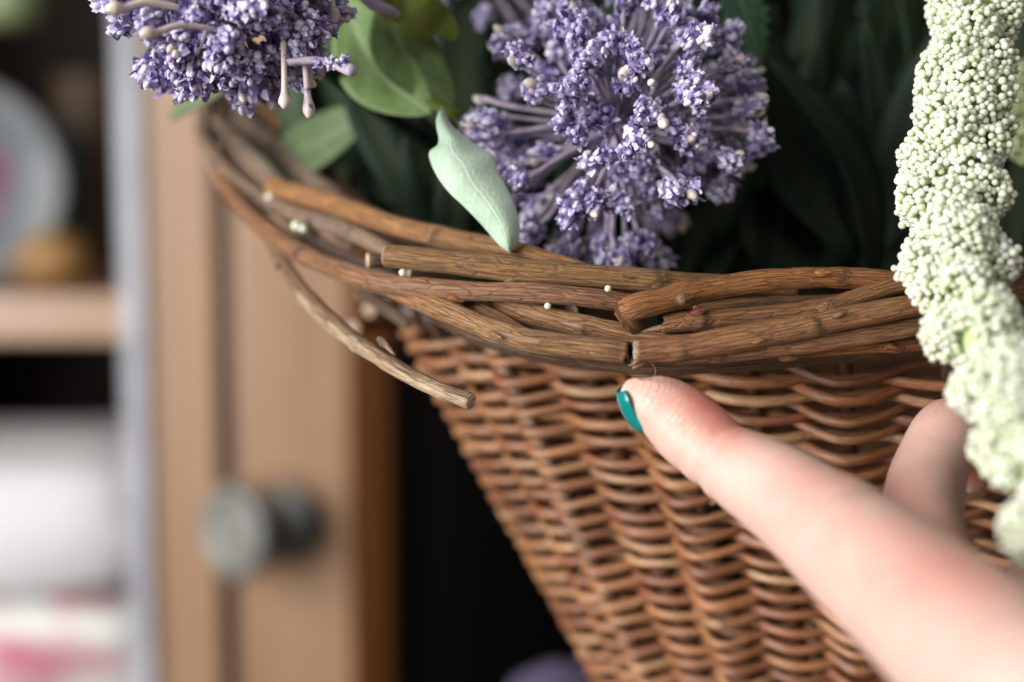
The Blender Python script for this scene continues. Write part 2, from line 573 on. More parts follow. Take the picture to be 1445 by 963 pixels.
def prism_mesh(name, poly, z0, z1, mats):
    import bmesh
    bm = bmesh.new()
    vs = [bm.verts.new((x, y, z0)) for x, y in poly]
    f = bm.faces.new(vs)
    r = bmesh.ops.extrude_face_region(bm, geom=[f])
    for v in r['geom']:
        if isinstance(v, bmesh.types.BMVert): v.co.z = z1
    bmesh.ops.recalc_face_normals(bm, faces=bm.faces)
    me = bpy.data.meshes.new(name); bm.to_mesh(me); bm.free()
    me.materials.append(mats)
    return me


def G(px, y):
    """ground point (x, y) seen in image column px on the middle row"""
    d = y / (math.cos(PITCH))
    return ((px - 722.5) / FPX * d, y)


prop(add_obj('floor', box_mesh('floor', (-3, -2, -0.80), (3, 3, -0.75), M_FLOOR)), kind='structure')
prop(add_obj('wall', box_mesh('wall', (-3, 1.60, -0.75), (3, 1.68, 1.8), M_WALL)), kind='structure')
prop(add_obj('tabletop', box_mesh('tabletop', (-0.06, 0.08, -0.03), (0.50, 0.392, 0.0), M_TABLE, 0.003)), kind='structure')

# ------------------------------------------------------------------ basket
AX, AY = 0.095, P(1450, 515, 0.257)[1] + 0.080
H_TOP, A_TOP, B_TOP, N_ST = 0.1195, 0.118, 0.080, 40
TH0 = math.radians(16.7)                    # a stake stands this far left of the basket's nearest point
SL_A, SL_B = 0.55, 0.36


def wall_pt(th, z, off=0.0):
    a = A_TOP - SL_A * (H_TOP - z) + off
    b = B_TOP - SL_B * (H_TOP - z) + off
    return np.stack([AX - a * np.sin(th), AY - b * np.cos(th), np.broadcast_to(z, np.shape(th))], -1)


basket = thing('wicker_basket', 'brown willow basket with a loose rim of broken twigs above a woven tapering wall', 'basket', (AX, AY, 0.0))
BO = np.array([AX, AY, 0.0])

WICK = [(0.36, 0.148, 0.056), (0.31, 0.115, 0.042), (0.43, 0.205, 0.088), (0.25, 0.090, 0.034), (0.38, 0.165, 0.066), (0.50, 0.28, 0.135)]
CORN = [TH0, math.radians(34.7), math.radians(52.7), math.radians(75), math.radians(-8)]
row_z, zz = [], 0.004
while zz < H_TOP + 0.001:
    row_z.append(zz); zz += 0.00190
for i, z in enumerate(row_z):
    start = rng.uniform(0, 2 * PI)
    cuts = np.sort(start + np.array([0, 2 * PI / 3, 4 * PI / 3]) + rng.uniform(-0.4, 0.4, 3))
    cuts = np.append(cuts, cuts[0] + 2 * PI)
    rrow = 0.00102 * rng.uniform(0.85, 1.18)
    for j in range(3):
        t0, t1 = cuts[j] - 0.05, cuts[j + 1] + 0.05
        th = np.linspace(t0, t1, int((t1 - t0) / 0.013))
        c = np.cos((th - TH0) * N_ST / 2) * (1 if i % 2 else -1)
        off = 0.00235 * np.sign(c) * np.abs(c) ** 0.8
        bump_ = sum(np.exp(-(((th - t_ + PI) % (2 * PI) - PI) / .055) ** 2) for t_ in CORN)
        p = wall_pt(th, z, off + .0026 * bump_)
        p[:, 2] -= .0011 * bump_
        p[:, 2] += smooth_noise(len(th), 12, 0.00036) - 0.0010 * np.sign(c) * np.abs(c) ** .7
        r = np.full(len(th), rrow) * (1 + smooth_noise(len(th), 20, 0.07))
        # flat interpolation, one ring per sample
        nd = [(rng.uniform(0.05, 0.95), rng.uniform(0.25, 0.6), rng.uniform(0, 6.28)) for _ in range(3)]
        me = tube_mesh('wicker_rod', np.column_stack([p, r])[::2], [M_WICKER, M_TORN], seg=9, step=0.0013, wob=0.03, nodes=nd, origin=BO, lump=0.03)
        tone = np.array(WICK[rng.integers(len(WICK))]) * rng.uniform(0.8, 1.15)
        add_obj('wicker_rod', me, basket, color=tuple(tone))
for kst in range(N_ST):
    th = TH0 + kst * 2 * PI / N_ST
    pale = kst == 4
    z = np.linspace(0.002, H_TOP + 0.006, 9)
    p = np.array([wall_pt(np.array(th + (0.0 if not pale else 0.035)), q, 0.0024 if pale else -0.0012) for q in z])
    r = np.linspace(0.0013, 0.0016, 9) if pale else np.linspace(0.0012, 0.0014, 9)
    me = tube_mesh('stake', np.column_stack([p, r]), [M_WICKER, M_TORN], seg=9, step=0.002, origin=BO, sway=.0007 if pale else 0, wob=.12 if pale else .05)
    add_obj('stake', me, basket, color=(0.56, 0.38, 0.27) if pale else (0.10, 0.045, 0.02))
tb = np.linspace(0, 2 * PI, 40, endpoint=False)
pb = np.stack([(A_TOP - SL_A * H_TOP) * np.sin(tb), (B_TOP - SL_B * H_TOP) * np.cos(tb), np.zeros(40)], 1)
Vb = np.vstack([pb + [0, 0, 0.001], pb + [0, 0, 0.005]])
qb = np.array([[i, (i + 1) % 40, 40 + (i + 1) % 40, 40 + i] for i in range(40)])
add_obj('basket_base', make_mesh('basket_base', Vb, [qb, np.arange(40)[None, ::-1], np.arange(40, 80)[None, :]], [M_WICKER], None, False, {'bark': Vb, 'peel': np.zeros(80)}), basket, color=(0.2, 0.09, 0.04))

# rim twigs: (column, row, distance, half width in px of a 1445 wide view)
BR = (0.34, 0.160, 0.062); RED = (0.42, 0.155, 0.050); TAN = (0.48, 0.235, 0.085); GREY = (0.41, 0.215, 0.090); OL = (0.35, 0.185, 0.064); ORG = (0.43, 0.175, 0.046)


def twig(pts, color, nodes=(), start='cut', end='cut', label=None, peel=None, wob=0.05, name='rim_twig', seg=18, lump=0.05, step=0.0007):
    c = np.array([[*P(x, y, d), h * d / FPX] for x, y, d, h in pts])
    me = tube_mesh(name, c, [M_BARK, M_TORN], seg=seg, step=step, wob=wob, nodes=nodes, start=start, end=end, peel=peel, origin=BO, lump=lump)
    o = add_obj(name, me, basket, color=color)
    if label: o['label'] = label
    return o


# outer left to front
twig([(300, 222, .3275, 9), (317, 258, .3165, 12), (342, 294, .303, 13), (392, 338, .290, 13.5), (455, 372, .276, 14), (545, 400, .2625, 15), (640, 410, .2555, 15), (740, 413, .2515, 14.5), (820, 419, .2500, 14), (905, 430, .2505, 13)], (0.38, 0.185, 0.090),
     nodes=[(0.70, .35, 4.5), (0.45, .25, 1.0)], start='cut', label='long reddish twig running from the far left of the rim to the folded twig')
twig([(312, 100, .362, 11), (290, 150, .345, 12), (289, 195, .334, 12.5), (318, 243, .320, 13), (370, 283, .307, 13), (432, 308, .294, 12.5), (492, 327, .285, 12.5), (550, 356, .277, 12), (610, 385, .270, 11)], (0.36, 0.25, 0.18), nodes=[(0.72, .35, 1.6), (0.40, .2, 1.0)])
twig([(384, 264, .3065, 13), (470, 288, .291, 14), (560, 319, .277, 15), (650, 340, .268, 15), (730, 357, .262, 14), (800, 376, .258, 13), (880, 400, .256, 12)], TAN, nodes=[(0.58, .25, 1.5)], start='cut', label='smooth orange tan twig with a pale cut end')
twig([(546, 362, .2610, 17), (590, 366, .2590, 17), (650, 372, .2568, 17), (760, 384, .2535, 17.5), (880, 393, .2520, 17), (960, 400, .2530, 15), (1040, 402, .2560, 13), (1120, 412, .259, 12)], OL, nodes=[(0.30, .25, 4.7), (0.66, .30, 1.2)], start='cut', label='thick olive brown stick with a sawn off end lying along the rim', wob=.03)
# folded twig on the right
twig([(878, 440, .2440, 16), (897, 433, .2435, 18.5), (930, 426, .2440, 18), (962, 417, .2450, 18.5), (1010, 407, .2465, 16), (1080, 396, .248, 16.5), (1150, 392, .249, 15.5), (1230, 394, .2500, 14), (1300, 402, .2515, 14), (1380, 404, .2530, 14), (1450, 392, .254, 14), (1560, 380, .257, 13)], ORG,
     nodes=[(0.125, .42, 4.4), (0.44, .3, 1.4)], start='round', label='orange brown twig snapped and folded back at its end')
twig([(880, 436, .2445, 16), (886, 446, .2443, 15), (893, 458, .2455, 14), (899, 470, .2475, 13), (903, 482, .2500, 12)], (0.26, 0.13, 0.06), start='round', end='cut', wob=.02, label='bent down end of the folded twig')
twig([(936, 459, .2450, 11.5), (968, 454, .2450, 13.5), (1010, 452, .2455, 13.5), (1080, 445, .2468, 13), (1150, 437, .248, 12.5), (1220, 424, .2495, 11), (1300, 412, .251, 10), (1450, 400, .253, 10)], BR, nodes=[(0.095, .32, 1.4)], start='jag', label='short twig torn to a splinter beside the folded twig')
twig([(904, 469, .2452, 1.5), (915, 466, .2451, 3.2), (930, 463, .2450, 4.6), (950, 461, .2450, 6)], (0.33, 0.19, 0.10), start='point', end='round', wob=.1, name='splinter', peel=lambda t, a, V: 0.75 * np.ones(len(t)), seg=8)
twig([(1152, 440, .2462, 5), (1180, 429, .2466, 11), (1225, 414, .2470, 13), (1290, 398, .2480, 13.5), (1370, 398, .2488, 13), (1450, 396, .249, 13), (1560, 370, .252, 13)], BR, nodes=[(0.05, .3, 0.5)], start='point')
twig([(890, 499, .2392, 17), (930, 494, .2398, 18.5), (985, 488, .2402, 19), (1060, 475, .2410, 18.5), (1140, 460, .2420, 17.5), (1220, 444, .2430, 16.5), (1300, 430, .2440, 15.5), (1380, 422, .2450, 15), (1450, 412, .246, 14.5), (1560, 395, .249, 14)], (0.41, 0.195, 0.078),
     nodes=[(0.10, .15, 2.5), (0.37, .15, 1.6)], start='jagdark', label='front rim twig snapped across, right of the break with pale torn edge', wob=.03,
     peel=lambda t, a, V: np.clip(0.95 - t * 52 + .15 * np.cos(a - 1), 0, 1))
twig([(506, 398, .2755, 11), (540, 404, .2680, 13), (590, 424, .2595, 15), (645, 446, .2520, 16), (700, 468, .2460, 16.5), (745, 481, .2430, 16.5), (800, 488, .2410, 16.5), (850, 494, .2400, 16.5), (886, 498, .2400, 16)], GREY,
     nodes=[(0.55, .3, 4.0), (0.12, .2, 1.0)], end='jagdark', label='front rim twig snapped across, left of the break')
twig([(952, 508, .2425, 8), (1000, 502, .2428, 11), (1060, 496, .2432, 13), (1140, 486, .2440, 13.5), (1220, 474, .245, 13.5), (1300, 460, .246, 13), (1380, 448, .247, 13), (1450, 436, .248, 13), (1560, 420, .250, 12)], (0.42, 0.21, 0.10), nodes=[(0.10, .3, 1.2)], start='point')
twig([(1120, 500, .2475, 6), (1190, 493, .2478, 9), (1256, 489, .2480, 9.5), (1320, 484, .249, 9.5), (1450, 470, .251, 9), (1560, 455, .253, 9)], RED, nodes=[(0.32, .4, 2.0)], start='point')
twig([(690, 420, .2600, 12), (715, 431, .2560, 14), (770, 448, .2520, 16), (830, 462, .2490, 17), (890, 474, .2470, 17), (950, 484, .2462, 14), (1010, 490, .246, 10)], GREY, nodes=[(0.06, .35, 1.0), (0.5, .2, 2.0)])
twig([(640, 418, .2620, 7), (662, 428, .2580, 9), (700, 448, .2545, 9.5), (745, 474, .2510, 9), (790, 492, .2490, 8)], BR)
# snapped twig hanging off the rim
_PC = P(560, 600, .262)
twig([(378, 335, .2975, 8), (398, 364, .2900, 9.5), (422, 405, .2820, 11), (458, 446, .2720, 12.5), (505, 484, .2630, 12.5), (560, 520, .2540, 12.5), (612, 547, .2480, 12), (664, 567, .2440, 11.5)], (0.30, 0.175, 0.095),
     nodes=[(0.62, .4, 1.2), (0.93, .18, 2.0)], start='jag', end='cut', label='snapped twig with peeling bark hanging down free from the left of the rim',
     peel=lambda t, a, V: np.clip((t - 0.24) * 12, 0, 1) * np.clip(0.43 + 0.34 * (V @ (-UP * 0.80 - RT * 0.45 - FWD * .25)) + .10 * (t > .5), 0, 1), name='hanging_twig', lump=.07)
twig([(372, 322, .300, 6), (384, 348, .2960, 7.5), (396, 374, .2930, 7)], (0.30, 0.22, 0.17), start='cut', end='jag', name='twig_stub')
# inner left
twig([(262, 120, .365, 11), (287, 160, .346, 12), (330, 196, .332, 12), (366, 232, .322, 12), (402, 268, .313, 11), (440, 300, .305, 10), (500, 345, .29, 10)], (0.36, 0.27, 0.20), nodes=[(0.5, .3, 1.2)])
twig([(300, 120, .370, 13), (338, 172, .348, 14), (390, 212, .334, 14.5), (447, 262, .318, 14.5), (510, 305, .303, 13), (580, 340, .290, 12), (660, 370, .277, 11)], (0.36, 0.27, 0.20), nodes=[(0.33, .3, 1.5)])
twig([(340, 110, .375, 11), (380, 160, .353, 12), (425, 205, .340, 12), (472, 258, .325, 11), (520, 300, .312, 10), (600, 345, .295, 10)], (0.27, 0.12, 0.045))
twig([(320, 215, .330, 8), (345, 250, .318, 10), (400, 300, .304, 11), (455, 345, .290, 11), (520, 378, .278, 10), (600, 405, .268, 9)], (0.20, 0.13, 0.095))
twig([(400, 285, .309, 7), (440, 330, .299, 9), (490, 368, .288, 9), (540, 385, .279, 9)], (0.22, 0.15, 0.11))
twig([(300, 215, .338, 7), (330, 260, .324, 8), (365, 305, .311, 9), (430, 350, .296, 9), (500, 385, .284, 8)], (0.21, 0.125, 0.085))
twig([(508, 414, .3000, 11), (528, 424, .2960, 11), (552, 440, .2920, 10), (576, 458, .2890, 9)], (0.27, 0.18, 0.125), name='twig_stub')
twig([(519, 368, .2685, 11), (530, 368, .2690, 10), (545, 370, .2705, 9)], (0.28, 0.19, 0.11), name='twig_stub')
twig([(577, 384, .2630, 10), (600, 388, .2640, 10), (640, 392, .2660, 10)], (0.24, 0.16, 0.08), name='twig_stub')
twig([(806, 441, .2535, 13), (824, 444, .2570, 13), (860, 450, .2640, 12)], (0.26, 0.16, 0.09), name='twig_stub')
twig([(760, 396, .2610, 8), (840, 405, .2590, 10), (910, 416, .2580, 10), (1000, 430, .2575, 10), (1080, 434, .2580, 9)], RED)
twig([(980, 436, .2550, 8), (1060, 430, .2550, 9.5), (1160, 426, .2560, 9.5), (1260, 418, .258, 9), (1450, 410, .26, 9)], OL)
twig([(680, 424, .2650, 6), (790, 470, .2575, 9), (870, 498, .2540, 9), (960, 505, .2525, 9), (1100, 500, .2520, 9), (1250, 478, .253, 9), (1450, 445, .255, 9)], (0.15, 0.075, 0.035))
twig([(560, 410, .2830, 8), (640, 462, .2690, 9), (720, 492, .2610, 9), (820, 512, .2570, 9), (930, 520, .2555, 9), (1100, 512, .255, 9), (1450, 480, .257, 9)], (0.19, 0.10, 0.05))
# the rim goes on round the back, behind the flowers
for q, (da, dz, r) in enumerate([(0.012, 0.004, .0019), (0.006, 0.008, .0018), (0.016, 0.000, .0017), (0.002, 0.002, .0016)]):
    th = np.linspace(math.radians(-95), math.radians(-265), 15) + rng.uniform(-.03, .03)
    p = np.stack([AX - (A_TOP + da) * np.sin(th), AY - (B_TOP + da) * np.cos(th), np.full(15, H_TOP + dz) + smooth_noise(15, 3, .001)], 1)
    add_obj('rim_twig', tube_mesh('rim_twig', np.column_stack([p, np.full(15, r)]), [M_BARK, M_TORN], seg=10, step=.003, origin=BO), basket, color=BR)
# leaf buds, scars and shreds of bark on the twigs
for x0, y0, d0, x1, y1, d1, h, c_ in [(632, 421, .2545, 652, 425, .2540, 5.5, RED), (712, 399, .2535, 732, 394, .2530, 4.5, OL), (1248, 488, .2465, 1268, 492, .2465, 6, RED), (1150, 386, .2465, 1172, 384, .2460, 5.5, ORG),
                                     (1176, 447, .2402, 1194, 440, .2400, 5, BR), (976, 444, .2438, 994, 437, .2433, 7, (.30, .07, .04)), (534, 478, .2570, 548, 490, .2553, 6, (.28, .18, .11)), (541, 484, .2560, 556, 500, .2545, 4, (.45, .31, .20)),
                                     (658, 340, .2652, 676, 341, .2648, 5.5, TAN), (955, 372 + 52, .2425, 972, 420, .2423, 8, (.30, .17, .08)), (486, 322, .2830, 498, 331, .2825, 6, (.42, .33, .26)), (880, 388, .2500, 902, 393, .2500, 4, OL),
                                     (690, 470, .2440, 708, 478, .2420, 5, GREY), (1058, 484, .2395, 1078, 480, .2390, 5, BR), (470, 372, .2725, 484, 383, .2715, 4.5, TAN), (1100, 505, .2440, 1122, 506, .2440, 5, RED), (930, 502, .2392, 948, 497, .2388, 3, (.5, .36, .24))]:
    m = ((x0 + x1) / 2, (y0 + y1) / 2, (d0 + d1) / 2)
    twig([(x0, y0, d0, h * .7), (*m, h), (x1, y1, d1, h * .5)], c_, name='twig_bud', seg=10, wob=.15, lump=.15, start='round', end='point', step=.0003)
# thin fibres at the break
for pts in ([(918, 512, .2395, .9), (925, 520, .239, .9), (924, 532, .2385, .8), (917, 542, .2383, .5)], [(893, 520, .2386, 2.4), (903, 516, .2387, 2.8), (916, 511, .2393, 2.5)],
            ):
    twig(pts, (0.40, 0.20, 0.10), name='wood_fibre', seg=6, wob=.1, start='round', end='round', step=.0004)

# ------------------------------------------------------------------ stray beads on the twigs
def bead_thing(px, py, d, r, label, grp='tiny beads fallen onto the rim'):
    V = ICO2[0] * r
    me = make_mesh('fallen_bead', V, [ICO2[1]], [M_BEAD], None, True, {'tone': np.full(len(V), .5)})
    o = add_obj('fallen_bead', me, None, P(px, py, d))
    return prop(o, label, 'bead', grp)


bead_thing(858, 407.5, .2477, .00062, 'white bead lying on the reddish twig just left of the folded twig')
bead_thing(773, 432, .2497, .00062, 'greenish white bead tucked under the long reddish twig')
bead_thing(568, 385, .2570, .00068, 'white bead beneath the sawn end of the thick olive stick')
bead_thing(418, 319, .2890, .00100, 'larger of two pale beads between the grey twigs at the left of the rim')
bead_thing(428, 323, .2885, .00085, 'smaller of two pale beads between the grey twigs at the left of the rim')
bead_thing(381, 279, .3030, .00095, 'pale bead at the cut end of the orange tan twig')

# ------------------------------------------------------------------ allium heads
FRAW = []


def floret_variant(g, r, nf=40):
    V0, F0 = ICO2
    nv = np.array([1 + 0.35 * mnoise.noise(Vector(v * 2.1 + g.uniform(0, 50))) for v in V0])
    V = [V0 * (r * 0.72 * nv)[:, None]]; F = [F0]; tone = [np.full(len(V0), 0.18)]
    base = len(V0)
    for _ in range(nf):
        d = g.normal(size=3); d /= np.linalg.norm(d)
        u = np.cross(d, g.normal(size=3)); u /= np.linalg.norm(u); w = np.cross(d, u)
        tilt = g.uniform(-.3, 1.1)
        ax = d * math.sin(tilt) + u * math.cos(tilt); nn = np.cross(ax, w)
        L, Wd = r * g.uniform(.45, .95), r * g.uniform(.32, .60)
        o = d * r * g.uniform(.60, .95)
        th = r * 0.06
        curl = g.uniform(-.3, .5) * L
        q = [o - w * Wd * .5, o + w * Wd * .5, o + ax * L * .55 + w * Wd * .62 + nn * curl * .3, o + ax * L + nn * curl + w * Wd * g.uniform(-.3, .3), o + ax * L * .55 - w * Wd * .62 + nn * curl * .3 + d * th]
        V.append(np.array(q) + g.normal(0, r * .05, (5, 3))); F.append(np.array([[0, 1, 2], [0, 2, 4], [4, 2, 3]]) + base)
        t = np.clip(g.normal(.46, .22), 0, 1)
        tone.append(np.array([t * .6, t * .6, t, min(1, t + .28), t])); base += 5
    # little beads of foam in the clump
    for _ in range(9):
        d = g.normal(size=3); d /= np.linalg.norm(d)
        rr = r * g.uniform(.24, .42)
        V.append(ICO1[0] * rr * np.array([1, 1, 1.3]) + d * r * g.uniform(.75, 1.0)); F.append(ICO1[1] + base); tone.append(np.full(len(ICO1[0]), g.uniform(.45, .85))); base += len(ICO1[0])
    FRAW.append((np.vstack(V), np.vstack(F), np.concatenate(tone)))
    return make_mesh('floret', np.vstack(V), [np.vstack(F)], [M_FLORET], None, False, {'tone': np.concatenate(tone)})


g2 = np.random.default_rng(11)
FLORETS = [floret_variant(g2, 0.0022) for _ in range(10)]


def bud_variant(g):
    V = ICO2[0].copy()
    k = 1 - 0.52 * np.clip(V[:, 2], 0, 1) ** 1.7 - .15 * np.clip(-V[:, 2], 0, 1)
    V = V * np.stack([k, k, np.full(len(V), 1.55)], 1) * 0.00118
    V += np.array([mnoise.noise_vector(Vector(v * 900 + g.uniform(0, 9)))[:] for v in V]) * 0.00010
    return make_mesh('bud', V, [ICO2[1]], [M_BUD])


BUDS = [bud_variant(g2) for _ in range(4)]


def orient(d, g):
    q = Vector(d).to_track_quat('Z', 'Y')
    return (q @ Matrix.Rotation(g.uniform(0, 2 * PI), 3, 'Z').to_quaternion()).to_euler()


def allium(label, c, R, n, seed, keep, group='purple artificial allium heads', size=1.0, stalk_r=0.00068, jit=0.16):
    g = np.random.default_rng(seed)
    C = P(*c)
    root = thing('allium_flower', label, 'flower', C, group)
    # flower stem down into the basket
    base = np.array([max(C[0] * .5 + AX * .5, AX - .035), AY + .01, 0.05])
    mid = (C + base) / 2 + np.array([0, 0.03, 0.02])
    me = tube_mesh('flower_stem', np.array([[*(C + (C - base) * .02), .0016], [*(C * .75 + mid * .25 + np.array([0, .012, 0])), .0018], [*mid, .002], [*base, .002]]), [M_DARK, M_DARK], seg=8, step=.004, origin=C, start='round', end='round')
    add_obj('flower_stem', me, root)
    V = ICO2[0] * R * 0.13
    me = make_mesh('flower_core', V, [ICO2[1]], [M_STALK], None, True, {'bark': V})
    add_obj('flower_core', me, root)
    todo = []
    for i in range(n):
        z = 1 - 2 * (i + .5) / n
        ph = i * 2.399963
        d = np.array([math.sqrt(1 - z * z) * math.cos(ph), math.sqrt(1 - z * z) * math.sin(ph), z])
        d = d + g.normal(0, jit, 3); d /= np.linalg.norm(d)
        if not keep(d): continue
        if -d[1] > .45 and g.random() < .5: d = d + g.normal(0, .22, 3) + np.array([0, -.25, 0]); d /= np.linalg.norm(d)
        L = R * g.choice([g.uniform(.50, .75), g.uniform(.80, 1.0)], p=[.25, .75])
        side = np.cross(d, g.normal(size=3)); side /= np.linalg.norm(side)
        pts = np.array([[*(d * R * .08), stalk_r * 1.1], [*(d * L * .45 + side * R * .03), stalk_r], [*(d * L * .78 + side * R * .09), stalk_r * .9], [*(d * L + side * R * .07), stalk_r * 1.2]])
        st = add_obj('flower_stalk', tube_mesh('flower_stalk', pts, [M_STALK, M_STALK], seg=8, step=.0016, start='round', end='round', wob=.08), root)
        tip = pts[-1, :3]
        kind = g.random()
        nf = 3 if kind > .18 else (2 if kind > .07 else 0)
        for j in range(nf):
            lt = np.cross(d, g.normal(size=3)); lt /= np.linalg.norm(lt) + 1e-9
            pos = tip - d * (g.uniform(-.0006, .0024)) * size + lt * (0.0004 if j == 0 else g.uniform(.0014, .0026)) * size
            s = size * g.uniform(.62, .95)
            eul = orient(d, g)
            todo.append((-float((C + pos - CAM) @ FWD), g.integers(len(FLORETS)), st, pos, eul, (s, s, s * g.uniform(1.0, 1.3))))
        if nf < 3 or g.random() < .40:
            off = np.cross(d, g.normal(size=3)) * .0006
            o = add_obj('bud', BUDS[g.integers(len(BUDS))], st, tip + d * (.0011 if nf else .0008) + off)
            dd = d + g.normal(0, .25, 3)
            o.rotation_euler = orient(dd / np.linalg.norm(dd), g)
            s = g.uniform(.58, .95)
            o.scale = (s, s, s)
    todo.sort(key=lambda t: -t[0])
    for _, k_, st, pos, eul, sc_ in todo[:294]:
        o = add_obj('floret', FLORETS[k_], st, pos)
        o.rotation_euler, o.scale = eul, sc_
    Vr, Fr, Tr, b0 = [], [], [], 0
    for _, k_, st, pos, eul, sc_ in todo[294:]:
        V0, F0, T0 = FRAW[k_]
        M3 = np.array(eul.to_matrix()) * np.array(sc_)[None, :]
        Vr.append(V0 @ M3.T + pos); Fr.append(F0 + b0); Tr.append(T0); b0 += len(V0)
    if Vr:
        o = add_obj('florets', make_mesh('florets', np.vstack(Vr), [np.vstack(Fr)], [M_FLORET], None, False, {'tone': np.concatenate(Tr)}), root)
        o['kind'] = 'stuff'
    return root


allium('large purple allium head of crumbly buds leaning over the thick olive stick', (868, 178, .2755), .0292, 195, 5, lambda d: d[1] < .55, stalk_r=.00056, jit=.2)
allium('purple allium head with long pale club shaped buds, in front of the cabinet', (318, -22, .2520), .0215, 170, 9, lambda d: d[1] < .6 and d[2] < .75, size=1.12)
allium('blurred purple allium head behind, between the sage leaves and the large head', (672, -62, .318), .0225, 90, 21, lambda d: d[2] < .5 and d[1] < .6, size=1.0)

# a few long single buds on the left head
for (x0, y0, d0, x1, y1, d1) in [(300, 40, .236, 205, 47, .229), (250, 10, .236, 158, 12, .230), (425, 40, .245, 436, 158, .244), (400, 60, .243, 402, 146, .242), (462, -40, .250, 471, 26, .250)]:
    root = [o for o in bpy.data.objects if o.name == 'allium_flower.001'][0]
    C = np.array(root.location)
    a, b = P(x0, y0, d0) - C, P(x1, y1, d1) - C
    m = (a + b) / 2 + np.array([0, 0, .0008])
    k_ = rng.uniform(.60, .78)
    rows = np.array([[*a, .0007], [*m, .0008], [*(b * .80 + a * .20), .00095], [*(b * .93 + a * .07), .0016], [*b, .0016], [*(b * 1.05 - a * .05), .0010]]) * np.array([1, 1, 1, k_])
    add_obj('bud_club', tube_mesh('bud_club', rows, [M_BUD, M_BUD], seg=14, step=.0006, start='round', end='round', wob=.05), root)

a, b = P(405, 88, .243) - C, P(497, 99, .240) - C
m = (a + b) / 2 + np.array([0, .001, .0010])
st = add_obj('flower_stalk', tube_mesh('flower_stalk', np.array([[*a, .0008], [*m, .0008], [*b, .0011]]), [M_STALK, M_STALK], seg=10, step=.0008, start='round', end='round', wob=.1), root)
for t, sc_ in ((.55, .36), (.72, .42), (.86, .45), (.97, .55)):
    q_ = a * (1 - t) ** 2 + 2 * t * (1 - t) * m + b * t * t
    o = add_obj('floret', FLORETS[int(t * 10)], st, q_ + rng.normal(0, .0004, 3)); o.scale = (sc_,) * 3; o.rotation_euler = rng.uniform(0, 6, 3)

